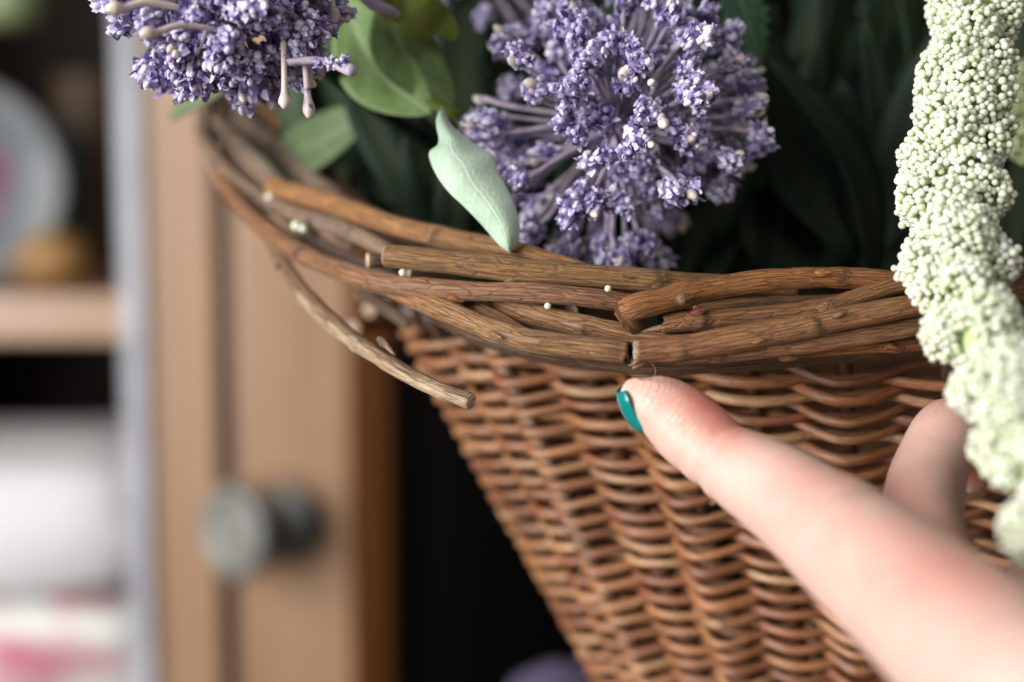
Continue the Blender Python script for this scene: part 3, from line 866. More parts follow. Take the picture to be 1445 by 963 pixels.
# ------------------------------------------------------------------ amaranth strands
def amaranth(label, ctrl, mat, bead_r, name_seed, n_single, lobes, group='hanging amaranth strands of tiny beads', step=0.0012):
    g = np.random.default_rng(name_seed)
    c = np.array([[*P(x, y, d), h * d / FPX] for x, y, d, h in ctrl])
    O = c[0, :3]
    root = thing('amaranth_strand', label, 'flower', O, group)
    path, s = resample(spline(c), step)
    pos, r = path[:, :3], path[:, 3].copy()
    if n_single:
        r *= 1 + np.clip((s / s[-1] - .40) * 4, 0, 1) * .24 * np.sin(2 * PI * (s - s[-1] * .40) / .0098) + smooth_noise(len(s), 6, .05, g)
    T, N, B = frames(pos)
    corec = np.column_stack([c[:, :3], c[:, 3] * .58])
    me = tube_mesh('strand_core', corec, [M_CORE, M_CORE], seg=14, step=.003, origin=O, start='round', end='round', lump=.06)
    add_obj('strand_core', me, root)
    # surface beads: sample angle/arc, push out by lobes
    L = s[-1]
    centres = []
    cen = []
    sl = 0.0
    while sl < L:                                  # lobe centres in rings
        i = min(len(s) - 1, int(np.searchsorted(s, sl)))
        nl = 5 if sl < L * .45 else 4
        a0 = g.uniform(0, 2 * PI)
        for q in range(nl):
            a = a0 + q * 2 * PI / nl + g.normal(0, .2)
            rr = r[i]
            cen.append(pos[i] + (N[i] * math.cos(a) + B[i] * math.sin(a)) * rr * (.60 + .12 * s[i] / L) + T[i] * g.normal(0, rr * .15))
            centres.append((rr * g.uniform(.40, .52), s[i] / L))
        sl += r[i] * (.55 + .90 * s[i] / L)
    beads, tones = [], []
    for p0, (lr, tt) in zip(cen, centres):
        lob = lobes(tt)
        lr2 = lr * (.95 + .62 * lob)
        nb = int(4 * PI * lr2 ** 2 / (bead_r ** 2 * 2.5))
        k = np.arange(nb); z = 1 - 2 * (k + .5) / nb; ph = k * 2.399963 + g.uniform(0, 6)
        d = np.stack([np.sqrt(1 - z * z) * np.cos(ph), np.sqrt(1 - z * z) * np.sin(ph), z], 1)
        q = p0 + d * lr2 * (1 + g.normal(0, .07, (nb, 1))) + g.normal(0, bead_r * .30, (nb, 3))
        beads.append(q)
    beads = np.vstack(beads)
    # keep only those on the outside of the strand
    idx = np.array([np.argmin(((pos - b) ** 2).sum(1)) for b in beads])
    rad = np.linalg.norm(beads - pos[idx], axis=1) / r[idx]
    keep = (rad > .62) & (g.random(len(beads)) < .96)
    beads, idx, rad = beads[keep], idx[keep], rad[keep]
    # thin out overlaps
    order = np.argsort(-rad)
    cell = {}
    sel = []
    lim = (bead_r * 1.26) ** 2
    for o_ in order:
        b = beads[o_]; key = tuple((b // (bead_r * 2)).astype(int)); ok = True
        for dx in (-1, 0, 1):
            for dy in (-1, 0, 1):
                for dz in (-1, 0, 1):
                    for o2 in cell.get((key[0] + dx, key[1] + dy, key[2] + dz), ()):
                        e = beads[o2] - b
                        if e.dot(e) < lim: ok = False; break
        if ok:
            cell.setdefault(key, []).append(o_); sel.append(o_)
    beads = beads[sel]
    # largest in view first: nearest to the lens and on the lens side
    v = beads - CAM
    dist = v @ FWD
    facing = -((beads - pos[idx[sel]]) * v).sum(1)
    px = (v @ RT) / dist * FPX + 722.5; py = 481.5 - (v @ UP) / dist * FPX
    score = np.where((facing > 0) & (px < 1440) & (px > 0) & (py > 2) & (py < 960), 1.0 / dist, -1)
    od = np.argsort(-score)
    # spread the individually built ones along the whole visible strand
    vis = od[score[od] > 0]
    g.shuffle(vis)
    single = set(vis[:n_single].tolist())
    bm_ = make_mesh('bead', ICO2[0] * bead_r, [ICO2[1]], [mat], None, True, {'tone': np.zeros(len(ICO2[0]))})
    for i in single:
        o = add_obj('bead', bm_, root, beads[i] - O)
        sc_ = g.uniform(.75, 1.16); o.scale = (sc_, sc_, sc_)
    rest = np.array([i for i in range(len(beads)) if i not in single])
    V0, F0 = ICO1 if not n_single else ICO2
    n0 = len(V0)
    rr = bead_r * g.uniform(.72, 1.16, len(rest))
    V = (V0[None] * rr[:, None, None] + (beads[rest] - O)[:, None, :]).reshape(-1, 3)
    F = (F0[None] + (np.arange(len(rest)) * n0)[:, None, None]).reshape(-1, 3)
    o = add_obj('beads', make_mesh('beads', V, [F], [mat], None, True, {'tone': np.repeat(g.random(len(rest)), n0)}), root)
    o['kind'] = 'stuff'
    return len(beads)


nb1 = amaranth('thick white amaranth strand of pale beads hanging over the rim in front of the fingers',
               [(1389, -60, 0.264, 63), (1376, 0, 0.26, 61), (1364, 80, 0.2555, 60), (1354, 180, 0.2505, 60), (1346, 260, 0.246, 58), (1346, 330, 0.2405, 60), (1355, 390, 0.234, 52.9), (1371, 450, 0.226, 47.9), (1401, 510, 0.217, 48.7), (1442, 590, 0.207, 52.9), (1480, 680, 0.198, 52.9), (1516, 760, 0.19, 52.9), (1554, 850, 0.183, 37.0)],
               M_BEAD, .00067, 31, 290, lambda t: t)
nb2 = amaranth('yellowish green amaranth strand at the edge behind the thick white strand', [(1500, 60, .285, 40), (1478, 130, .288, 44), (1468, 190, .290, 46), (1470, 235, .293, 34)], M_BEAD2, .00058, 32, 0, lambda t: t)
nb3 = amaranth('blurred mint amaranth strand end low behind the thick white strand', [(1475, 200, .315, 40), (1458, 270, .315, 46), (1448, 320, .314, 48), (1446, 358, .313, 36)], M_BEAD3, .0007, 33, 0, lambda t: t)
nb4 = amaranth('faint pale amaranth tip high among the dark leaves', [(1180, -40, .37, 14), (1192, 5, .37, 17), (1206, 40, .372, 12)], M_BEAD3, .0009, 34, 0, lambda t: t)
print('beads', nb1, nb2, nb3, nb4)

# ------------------------------------------------------------------ leaves
def leaf_mesh(name, p0, p1, width, normal, mat, bend=0.0, fold=0.12, thick=0.0004, nu=26, nv=12, shape=0.9, serr=0, origin=(0, 0, 0), sweep=0.0):
    p0, p1 = np.asarray(p0), np.asarray(p1)
    ax = p1 - p0; L = np.linalg.norm(ax); ax = ax / L
    nrm = np.asarray(normal, float); nrm = nrm - ax * nrm.dot(ax); nrm /= np.linalg.norm(nrm)
    lat = np.cross(nrm, ax)
    u = np.linspace(0, 1, nu); v = np.linspace(-1, 1, nv + 1)
    w = width * np.sin(PI * np.clip(u, 0, 1) ** shape) ** 0.72
    w[0] = width * .06; w[-1] = width * .02
    if serr:
        w = w * (1 + .55 * (((u * serr) % 1.0) - .5) * (w > width * .1))
    V = []
    for i in range(nu):
        cpt = p0 + ax * L * u[i] + nrm * bend * L * math.sin(PI * u[i]) + lat * sweep * L * math.sin(PI * u[i])
        for vv in v:
            V.append(cpt + lat * w[i] * vv + nrm * (fold * w[i] * abs(vv) - .06 * w[i] * math.cos(vv * 9 + u[i] * 20) * .3))
    V = np.array(V)
    n1 = nv + 1
    quads = np.array([[i * n1 + j, i * n1 + j + 1, (i + 1) * n1 + j + 1, (i + 1) * n1 + j] for i in range(nu - 1) for j in range(nv)])
    off = nrm * thick
    VV = np.vstack([V + off * .5, V - off * .5]); nV = len(V)
    back = quads[:, ::-1] + nV
    rim = [i * n1 for i in range(nu)] + [(nu - 1) * n1 + j for j in range(1, n1)] + [i * n1 + nv for i in range(nu - 2, -1, -1)] + [j for j in range(nv - 1, 0, -1)]
    rq = np.array([[rim[k], rim[(k + 1) % len(rim)], rim[(k + 1) % len(rim)] + nV, rim[k] + nV] for k in range(len(rim))])
    vein = np.tile((np.abs(v) < .06).astype(float), nu)
    uu = np.repeat(u, n1); va = np.tile(np.abs(v), nu)
    side = (np.abs(((uu * 7 - va * 1.1) % 1.0) - .5) < .07) * .35
    vein = np.clip(vein + side, 0, 1)
    return make_mesh(name, VV - np.asarray(origin), [quads, back, rq], [mat], None, True, {'vein': np.concatenate([vein, vein])})


def poly_leaf(name, outline, mat, depth, bulge, origin, thick=.0005):
    """a leaf with an irregular outline: grid filled, every point given its own distance"""
    import bmesh
    bm = bmesh.new()
    pts = spline(np.array(outline + outline[:1], float), 5)[:-1]
    vs = [bm.verts.new((x, y, 0)) for x, y in pts]
    f = bm.faces.new(vs)
    bmesh.ops.triangulate(bm, faces=[f])
    bmesh.ops.subdivide_edges(bm, edges=[e for e in bm.edges if e.calc_length() > 12], cuts=2, use_grid_fill=True)
    bmesh.ops.triangulate(bm, faces=bm.faces[:])
    bmesh.ops.beautify_fill(bm, faces=bm.faces[:], edges=bm.edges[:])
    for v in bm.verts:
        x, y = v.co.x, v.co.y
        v.co = Vector(P(x, y, depth(x, y) + bulge(x, y)) - origin)
    bmesh.ops.recalc_face_normals(bm, faces=bm.faces)
    geom = bmesh.ops.solidify(bm, geom=bm.faces[:], thickness=thick)
    me = bpy.data.meshes.new(name); bm.to_mesh(me); bm.free()
    me.materials.append(mat)
    me.polygons.foreach_set('use_smooth', np.ones(len(me.polygons), bool))
    me.attributes.new('vein', 'FLOAT', 'POINT')
    me.set_sharp_from_angle(angle=1.0)
    return me


TOCAM = -FWD
so = P(625, 150, .285)
sprig = thing('sage_sprig', 'sprig of green oval leaves with one pale mint torn leaf, between two allium heads', 'leaves', so)


def px_leaf(a, b, wpx, mat, nrm, label=None, **kw):
    p0, p1 = P(*a), P(*b)
    dm = (a[2] + b[2]) / 2
    o = add_obj('leaf', leaf_mesh('leaf', p0, p1, wpx * dm / FPX, nrm, mat, origin=so, **kw), sprig)
    if label: o['label'] = label
    return o


px_leaf((480, -12, .286), (608, 162, .277), 54, M_LEAF, TOCAM + np.array([-.35, 0, .2]), 'large sage green oval leaf', bend=-.05, shape=1.05, sweep=-.10)
px_leaf((540, -10, .282), (640, 150, .284), 50, M_LEAF, TOCAM + np.array([.5, 0, .1]), 'duller oval leaf overlapping the large one', bend=.04, sweep=-.14)
px_leaf((385, 225, .335), (538, 152, .312), 44, M_SHADE, TOCAM + np.array([0, 0, .35]), 'blurred oval leaf low behind', bend=.05, sweep=-.08, shape=.85)
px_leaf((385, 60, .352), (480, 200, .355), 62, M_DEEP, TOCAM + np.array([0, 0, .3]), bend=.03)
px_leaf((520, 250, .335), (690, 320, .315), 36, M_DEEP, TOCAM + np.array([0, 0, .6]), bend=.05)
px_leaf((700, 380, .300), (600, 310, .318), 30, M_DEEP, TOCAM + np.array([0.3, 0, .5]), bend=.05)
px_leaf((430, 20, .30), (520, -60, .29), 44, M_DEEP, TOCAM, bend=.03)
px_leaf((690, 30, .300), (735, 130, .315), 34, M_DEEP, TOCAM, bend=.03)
# olive leaf, folded at its edge
ol = poly_leaf('leaf', [(534, -8), (536, 20), (560, 42), (592, 64), (612, 50), (640, 60), (648, 40), (628, 10), (600, -12)], M_OLIVE, lambda x, y: .2735 + (x - 534) * 4e-5, lambda x, y: .0016 * math.sin(x * .07 + y * .05), so)
add_obj('leaf', ol, sprig)['label'] = 'crumpled olive green leaf'
Lo = spline(np.array([(622, 150), (615, 172), (619, 202), (605, 216), (614, 244), (632, 270), (655, 292), (680, 318), (704, 346), (719, 357)], float), 8)
Ro = spline(np.array([(624, 150), (634, 172), (652, 190), (676, 207), (696, 219), (702, 240), (714, 262), (727, 290), (734, 322), (729, 344), (721, 357)], float), 8)


def by_len(c, n):
    dd = np.concatenate([[0], np.cumsum(np.linalg.norm(np.diff(c, axis=0), axis=1))]); t = np.linspace(0, dd[-1], n)
    return np.stack([np.interp(t, dd, c[:, k]) for k in (0, 1)], 1)


Lo, Ro = by_len(Lo, 46), by_len(Ro, 46)
vv = np.linspace(0, 1, 19)
front, back, vn = [], [], []
for i in range(46):
    u = i / 45
    wd = np.linalg.norm(Ro[i] - Lo[i])
    for v in vv:
        x, y = Lo[i] * (1 - v) + Ro[i] * v
        dd = .2600 - (x - 610) * 2e-5 - (y - 200) * 3e-5 - .0016 * math.sin(PI * v) * min(1, wd / 60) + .0045 * u ** 3 + .0022 * v ** 3 + .0003 * math.sin(u * 9 + v * 4) + (.00012 if abs(v - .5) < .04 else 0)
        front.append(P(x, y, dd)); back.append(P(x, y, dd + .00055))
        vn.append(.8 if abs(v - .5) < .04 else (.35 if abs(((u * 8 - abs(v - .5) * 2.2) % 1) - .5) < .06 else 0))
front, back = np.array(front), np.array(back)
mid_ = (front + back) / 2
q = np.array([[i * 19 + j, i * 19 + j + 1, (i + 1) * 19 + j + 1, (i + 1) * 19 + j] for i in range(45) for j in range(18)])
rim = [i * 19 for i in range(46)] + [45 * 19 + j for j in range(1, 19)] + [i * 19 + 18 for i in range(44, -1, -1)] + [j for j in range(17, 0, -1)]
nF = len(front)
rq = np.array([[rim[k], rim[(k + 1) % len(rim)], rim[(k + 1) % len(rim)] + nF, rim[k] + nF] for k in range(len(rim))])
me = make_mesh('leaf', np.vstack([front, back]) - so, [q[:, ::-1], q + nF, rq[:, ::-1]], [M_MINT], None, True, {'vein': np.array(vn + vn)})
me.set_sharp_from_angle(angle=1.0)
add_obj('leaf', me, sprig)['label'] = 'pale mint leaf with a torn notch hanging over the rim'
stp = np.array([[*P(600, 142, .279), .0009], [*P(632, 158, .276), .0013], [*P(655, 172, .283), .0014], [*P(700, 260, .31), .0015], [*P(760, 420, .34), .0016]])
ms = tube_mesh('stem', stp, [M_OLIVE, M_OLIVE], seg=10, step=.002, origin=so, start='round', end='round')
add_obj('stem', ms, sprig)
stp = np.array([[*P(500, -30, .268), .0011], [*P(520, 2, .268), .0012], [*P(545, 14, .27), .0011], [*P(590, 40, .29), .0010]])
add_obj('stem', tube_mesh('stem', stp, [M_STALK, M_STALK], seg=10, step=.002, origin=so), sprig)

# serrated teal leaf near the right of the large head
to = P(1030, 60, .285)
ts = thing('serrated_leaf', 'teal green saw edged leaf behind the upper right of the large allium head', 'leaf', to)
add_obj('blade', leaf_mesh('blade', P(1010, -70, .275), P(1072, 95, .290), 42 * .28 / FPX, TOCAM + np.array([.4, 0, .2]), M_TEAL, bend=.05, serr=11, nu=67, origin=to), ts)

# green leaf tip at the far left top and under left head
for a, b, w_, lab in (((240, 165, .33), (330, 120, .30), 26, 'green leaf peeping out under the left allium head'),):
    o = add_obj('small_leaf', leaf_mesh('small_leaf', P(*a), P(*b), w_ * a[2] / FPX, TOCAM + np.array([-.2, 0, .3]), M_LEAF if a[0] > 280 else M_SHADE, bend=.05, origin=P(*a)), None, P(*a))
    prop(o, lab, 'leaf')

# dark leaves filling the basket behind the flowers
do = np.array([AX, AY, .06])
dk = thing('dark_foliage', 'bunch of long dark green leaves filling the basket behind the flowers', 'foliage', do)
gd = np.random.default_rng(77)
for i in range(230):
    px = gd.uniform(420, 1560)
    d = gd.uniform(.305, .42)
    if px < 640: d = gd.uniform(.33, .41)
    py0 = gd.uniform(360, 425) if px > 640 else gd.uniform(270, 330)
    hgt = gd.uniform(160, 520)
    lean = gd.normal(0, 110) + (px - 1000) * .12
    tipx, tipy = px + lean, py0 - hgt
    if tipx < 410: tipx = 420 + gd.uniform(0, 60)
    a, b = P(px, py0, d), P(tipx, tipy, d + gd.uniform(-.03, .03))
    if (b - CAM) @ FWD < .295: b = P(tipx, tipy, .30)
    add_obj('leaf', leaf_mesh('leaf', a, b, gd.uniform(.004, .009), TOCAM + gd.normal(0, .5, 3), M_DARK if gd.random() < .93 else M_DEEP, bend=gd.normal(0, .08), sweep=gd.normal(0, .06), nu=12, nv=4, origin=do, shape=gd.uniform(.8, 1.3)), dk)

for x0, y0, x1, y1, d in [(1170, 430, 1090, 120, .36), (1230, 440, 1180, -20, .37), (1120, 420, 1200, 60, .345), (1280, 430, 1240, 140, .355), (1010, 420, 1100, 230, .33), (560, 330, 470, 60, .36)]:
    a, b = P(x0, y0, d), P(x1, y1, d - .01)
    m = (a + b) / 2 + np.array([gd.normal(0, .003), 0, 0])
    add_obj('stem', tube_mesh('stem', np.array([[*a, .0016], [*m, .0014], [*b, .001]]), [M_DEEP, M_DEEP], seg=8, step=.004, origin=do, start='round', end='round'), dk)

# ------------------------------------------------------------------ hand
ho = P(1560, 1010, .18)
hand = thing('hand', 'hand with a teal painted nail, index finger pointing at the broken rim twigs', 'hand', ho)


def chain(pts, seg=28):
    return np.array([[*P(x, y, d), h * d / FPX] for x, y, d, h in pts])


fingers = {
    'index': chain([(899, 556, .2365, 25), (914, 564, .2362, 38), (940, 580, .2358, 46), (972, 609, .2340, 52), (1000, 631, .2320, 52.5), (1022, 647, .2300, 54), (1055, 668, .2265, 61), (1098, 694, .2215, 69), (1145, 728, .216, 77), (1190, 762, .2100, 87), (1290, 845, .1930, 104), (1385, 925, .1760, 122), (1470, 1000, .163, 135)]),
    'middle': chain([(1368, 672, .2640, 26), (1374, 656, .2610, 35), (1376, 640, .2565, 41), (1366, 618, .2500, 46), (1340, 611, .2410, 50), (1318, 650, .2370, 52), (1306, 690, .2330, 56), (1302, 750, .2240, 60), (1330, 840, .210, 70), (1400, 930, .193, 88), (1480, 1010, .178, 110)]),
    'ring': chain([(1545, 860, .215, 40), (1550, 810, .222, 46), (1535, 770, .2290, 50), (1502, 770, .2310, 52), (1482, 820, .2260, 58), (1490, 900, .212, 66), (1540, 980, .196, 85), (1600, 1040, .184, 105)]),
    'little': chain([(1640, 920, .212, 34), (1645, 880, .216, 40), (1625, 850, .2200, 44), (1598, 865, .2200, 46), (1590, 930, .213, 52), (1620, 1010, .200, 66), (1680, 1070, .190, 90)]),
    'thumb': chain([(1330, 1290, .150, 40), (1360, 1290, .149, 62), (1420, 1285, .147, 80), (1500, 1265, .147, 95), (1590, 1230, .150, 110), (1700, 1190, .158, 140)]),
    'palm': chain([(1480, 1010, .166, 150), (1570, 1090, .168, 190), (1680, 1170, .172, 220), (1820, 1240, .176, 220), (1980, 1300, .178, 200), (2240, 1390, .178, 195)]),
    'heel': chain([(1600, 1030, .186, 130), (1700, 1100, .186, 170), (1820, 1180, .184, 190), (1950, 1260, .182, 180)]),
}
Vs, Fs, base = [], [], 0
for nm, c in fingers.items():
    cc, s = resample(spline(c), .0011)
    pos, r = cc[:, :3], cc[:, 3]
    T, N, B = frames(pos)
    seg = 28
    ang = np.linspace(0, 2 * PI, seg, endpoint=False)
    ringsP = [(pos[0] - T[0] * r[0] * math.sin(q), r[0] * math.cos(q), 0) for q in (1.3, 1.0, .7, .35)]
    rings = ringsP + [(pos[i], r[i], i) for i in range(len(pos))] + [(pos[-1] + T[-1] * r[-1] * math.sin(q), r[-1] * math.cos(q), -1) for q in (.35, .7, 1.0, 1.3)]
    V = np.vstack([p + rr * (np.cos(ang)[:, None] * N[i] + np.sin(ang)[:, None] * B[i]) for p, rr, i in rings])
    n = len(rings)
    i = np.arange(n - 1)[:, None] * seg; k = np.arange(seg)[None, :]; k2 = (k + 1) % seg
    q = np.stack([i + k, i + k2, i + seg + k2, i + seg + k], 2).reshape(-1, 4)
    capa = np.array([[0, k_ + 1, k_] for k_ in range(1, seg - 1)]); capb = np.array([[0, k_, k_ + 1] for k_ in range(1, seg - 1)]) + (n - 1) * seg
    Vs.append(V); Fs.append((q + base, np.vstack([capa, capb]) + base)); base += len(V)
raw = make_mesh('hand_raw', np.vstack(Vs), [np.vstack([f[0] for f in Fs]), np.vstack([f[1] for f in Fs])], [M_SKIN])
tmp = bpy.data.objects.new('hand_tmp', raw)
COL.objects.link(tmp)
md = tmp.modifiers.new('r', 'REMESH'); md.mode = 'VOXEL'; md.voxel_size = .00062; md.use_smooth_shade = True
ms = tmp.modifiers.new('s', 'SMOOTH'); ms.factor = .5; ms.iterations = 14
dg = bpy.context.evaluated_depsgraph_get()
skin = bpy.data.meshes.new_from_object(tmp.evaluated_get(dg))
bpy.data.objects.remove(tmp)
nV = len(skin.vertices)
co = np.zeros(nV * 3, np.float32); skin.vertices.foreach_get('co', co); co = co.reshape(-1, 3).astype(float)
nr = np.zeros(nV * 3, np.float32); skin.vertices.foreach_get('normal', nr); nr = nr.reshape(-1, 3).astype(float)
# index coordinates (along, around)
ci, si = resample(spline(fingers['index']), .001)
pos, r = ci[:, :3], ci[:, 3]
near = np.array([np.argmin(((pos - v) ** 2).sum(1)) for v in co])
along = si[near]
Ti, Ni, Bi = frames(pos)
dv = co - pos[near]
padv = UP * .78 + RT * .50 - FWD * .10                      # the pad faces up and towards the right
padv = padv / np.linalg.norm(padv)
pad = (dv @ padv) / (np.linalg.norm(dv, axis=1) + 1e-9)
ispart = np.linalg.norm(dv, axis=1) < r[near] * 1.15


def blob(px, py, d, rad): return np.exp(-(((co - P(px, py, d)) ** 2).sum(1)) / rad ** 2)


def sat(near_mm):
    return np.argmin(np.abs(si - near_mm))


# creases: dents across the pad side at the two joints
s_dip = si[np.argmin(((pos - P(1022, 647, .23)) ** 2).sum(1))]
s_pip = si[np.argmin(((pos - P(1200, 770, .208)) ** 2).sum(1))]
dent = ispart * np.clip(pad, 0, 1) ** 1.5 * (np.exp(-((along - s_dip) / .0014) ** 2) * .00045 + np.exp(-((along - s_dip - .0030) / .0006) ** 2) * .00022 + np.exp(-((along - s_dip + .0024) / .0005) ** 2) * .00012 + np.exp(-((along - s_pip) / .0016) ** 2) * .0006)
bulge = ispart * np.clip(pad + .1, 0, 1) * np.exp(-((along - s_dip * .52) / .0058) ** 2) * .0006
# knuckle wrinkles on the back of the distal joint
bk = ispart * np.clip(-pad, 0, 1) * np.exp(-((along - s_dip - .0005) / .004) ** 2) * .00026 * np.sin(along * 2 * PI / .0013 + dv[:, 2] * 260)
co2 = co + nr * (bulge - dent + bk)[:, None]
skin.vertices.foreach_set('co', (co2 - ho).astype(np.float32).ravel())
flush = ispart * np.clip(pad * 1.35 - .12, 0, 1) * np.exp(-((along - s_dip * .60) / .0078) ** 2) * .85
flush += blob(1030, 605, .225, .0045) * .45 + blob(1120, 720, .214, .006) * .18 + blob(1395, 790, .176, .0095) * .55 + blob(1375, 655, .250, .0095) * .9 + blob(1310, 575, .24, .006) * .15 + blob(1260, 690, .226, .005) * .35 + blob(1330, 735, .218, .006) * .25 + blob(1150, 665, .21, .008) * .22 + blob(1270, 760, .19, .010) * .22
flush = np.clip(flush, 0, 1)
at = skin.attributes.new('flush', 'FLOAT', 'POINT'); at.data.foreach_set('value', flush.astype(np.float32))
ridge = ispart * np.clip(pad * 1.6 + .35, 0, 1) * (along < s_dip * 1.02)
at = skin.attributes.new('ridge', 'FLOAT', 'POINT'); at.data.foreach_set('value', ridge.astype(np.float32))
av = np.stack([along + .0016 * (pad - .4) ** 2 * np.exp(-along / .02), (dv * Ni[near]).sum(1), (dv * Bi[near]).sum(1)], 1)
av[~ispart] = (co[~ispart] - ho) @ np.stack([UP, RT, FWD], 1)
at = skin.attributes.new('along', 'FLOAT_VECTOR', 'POINT'); at.data.foreach_set('vector', av.astype(np.float32).ravel())
skin.polygons.foreach_set('use_smooth', np.ones(len(skin.polygons), bool))
skin.materials.clear(); skin.materials.append(M_SKIN)
add_obj('skin', skin, hand)

# fingernail: a curved plate on the back of the fingertip, seen almost edge on
tipa, tipb = P(876, 549, .2375), P(916, 614, .2385)
nl = tipb - tipa; L = np.linalg.norm(nl); nl /= L
out = -RT * .82 - UP * .50 + FWD * .30; out = out - nl * out.dot(nl); out /= np.linalg.norm(out)
lat = np.cross(nl, out)
nu, nv = 22, 18
top = []
for i in range(nu):
    u = i / (nu - 1)
    wid = .0043 * (1 - .28 * (1 - min(1, u / .22)) ** 2) * (1 - .6 * max(0, (u - .7) / .3) ** 2)
    for j in range(nv):
        a = (j / (nv - 1) * 2 - 1) * 1.12
        rr = wid / math.sin(1.12)
        top.append(tipa + nl * L * u + lat * rr * math.sin(a) + out * (rr * math.cos(a) - rr * .74 + .0008 * math.sin(PI * min(1, u * .9)) - .0007 * u ** 3))
top = np.array(top)
quads = np.array([[i * nv + j, i * nv + j + 1, (i + 1) * nv + j + 1, (i + 1) * nv + j] for i in range(nu - 1) for j in range(nv - 1)])
Vn = np.vstack([top, top - out * .0004])
rim = [i * nv for i in range(nu)] + [(nu - 1) * nv + j for j in range(1, nv)] + [i * nv + nv - 1 for i in range(nu - 2, -1, -1)] + [j for j in range(nv - 2, 0, -1)]
rq = np.array([[rim[k], rim[(k + 1) % len(rim)], rim[(k + 1) % len(rim)] + len(top), rim[k] + len(top)] for k in range(len(rim))])
nail = make_mesh('fingernail', Vn - ho, [quads, quads[:, ::-1] + len(top), rq], [M_POLISH])
o = add_obj('fingernail', nail, hand)
o['label'] = 'glossy teal painted nail of the index finger'

# ------------------------------------------------------------------ cabinet far behind
ZB, ZT = -0.75, 0.75
YC = 0.70
co_ = (*G(350, YC), ZB)
cab = thing('cabinet', 'blurred pine cabinet with open shelves and a round metal knob', 'cabinet', co_)
co_ = np.array(co_)


def cab_part(name, poly, z0, z1, mat, parent=None, bev=0.002):
    poly = [(x - co_[0], y - co_[1]) for x, y in poly]
    me = prism_mesh(name, poly, z0 - co_[2], z1 - co_[2], mat)
    o = add_obj(name, me, parent or cab)
    if bev:
        b = o.modifiers.new('b', 'BEVEL'); b.width = bev; b.segments = 3; b.limit_method = 'ANGLE'
    return o


gx = lambda px, y=YC: G(px, y)
x200, x158 = gx(203)[0], gx(183, YC + .012)[0]
cab_part('post', [(x158, YC + .06), (x158, YC + .014), (x158 + .003, YC + .009), (x158 + .008, YC + .004), (x200, YC), (gx(304)[0], YC), (gx(304)[0], YC + .06)], ZB, ZT, M_PINE, bev=.0015)
cab_part('sheen_strip', [(x158 - .004, YC + .05), (x158 - .004, YC + .012), (x158 + .001, YC + .002), (x158 + .012, YC - .004), (gx(199)[0], YC - .0045), (gx(201)[0], YC - .002), (gx(201)[0], YC - .0005), (x158 + .007, YC - .0005), (x158 - .0012, YC + .012), (x158 - .0012, YC + .05)], ZB, ZT, M_SHEEN, bev=.0008)  # added strip: window sheen on the post's edge put into its colour
cab_part('groove_strip', [(gx(303)[0], YC + .008), (gx(330)[0], YC + .008), (gx(330)[0], YC + .05), (gx(303)[0], YC + .05)], ZB, ZT, M_GROOVE, bev=0)
door = cab_part('door', [(gx(329)[0], YC + .002), (gx(489)[0], YC + .002), (gx(500)[0], YC + .006), (gx(538)[0], YC + .022), (gx(538)[0], YC + .03), (gx(329)[0], YC + .03)], ZB + .01, ZT - .01, M_PINE, bev=.0012)
edge = cab_part('door_edge', [(gx(494)[0], YC + .001), (gx(541)[0], YC + .021), (gx(541)[0], YC + .034), (gx(494)[0], YC + .034)], ZB + .01, ZT - .01, M_EDGE, bev=0)
# knob
M_KNOB = simple('pewter', (0.19, 0.19, 0.175), 0.5, scale=400, Metallic=0.15)
kp = P(405, 742, YC / math.cos(PITCH) - .004)
prof = [(0.0001, 0), (.0155, 0), (.0165, .002), (.013, .004), (.008, .007), (.0072, .016), (.010, .020), (.0172, .023), (.0192, .027), (.0188, .031), (.0160, .0335), (.0135, .0325), (.0120, .031), (.0075, .0305), (.005, .032), (.0001, .0325)]
ko = add_obj('knob', lathe_mesh('knob', prof, [M_KNOB], 40), door)
ko.location = Vector(P(402, 738, .71)) - Vector(co_)
ko.location.y = YC + .002 - co_[1]
ko.rotation_euler = Vector((-.62, -.78, .02)).to_track_quat('Z', 'Y').to_euler()
ko.scale = (1.22, 1.22, 1.15)
kb = add_obj('knob_plate', lathe_mesh('knob_plate', [(.0001, .004), (.010, .004), (.0145, .003), (.0155, 0), (.0001, 0)], [M_INSIDE], 40), door)
kb.location = Vector((ko.location.x + .005, YC + .0015 - co_[1], ko.location.z))
kb.rotation_euler = Vector((0, -1, 0)).to_track_quat('Z', 'Y').to_euler()
# shelf bay on the left
zs = P(60, 415, .72)[2]; zs0 = P(60, 483, .72)[2]
xl = gx(-500)[0]
cab_part('shelf', [(xl, YC + .014), (x158 + .002, YC + .014), (x158 + .002, YC + .33), (xl, YC + .33)], zs0, zs, M_PINE)
cab_part('shelf', [(xl, YC + .02), (x158 + .002, YC + .02), (x158 + .002, YC + .33), (xl, YC + .33)], zs0 - .235, zs0 - .215, M_PINE)
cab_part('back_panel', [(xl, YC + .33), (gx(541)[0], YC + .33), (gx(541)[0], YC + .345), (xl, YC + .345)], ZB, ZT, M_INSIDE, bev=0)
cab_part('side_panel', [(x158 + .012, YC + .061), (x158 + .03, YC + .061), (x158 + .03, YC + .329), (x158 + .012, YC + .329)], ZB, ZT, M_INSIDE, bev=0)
cab_part('side_panel', [(xl - .02, YC), (xl, YC), (xl, YC + .345), (xl - .02, YC + .345)], ZB, ZT, M_PINE, bev=0)
cab_part('top_panel', [(xl - .02, YC - .01), (gx(545)[0], YC - .01), (gx(545)[0], YC + .35), (xl - .02, YC + .35)], ZT, ZT + .02, M_PINE)

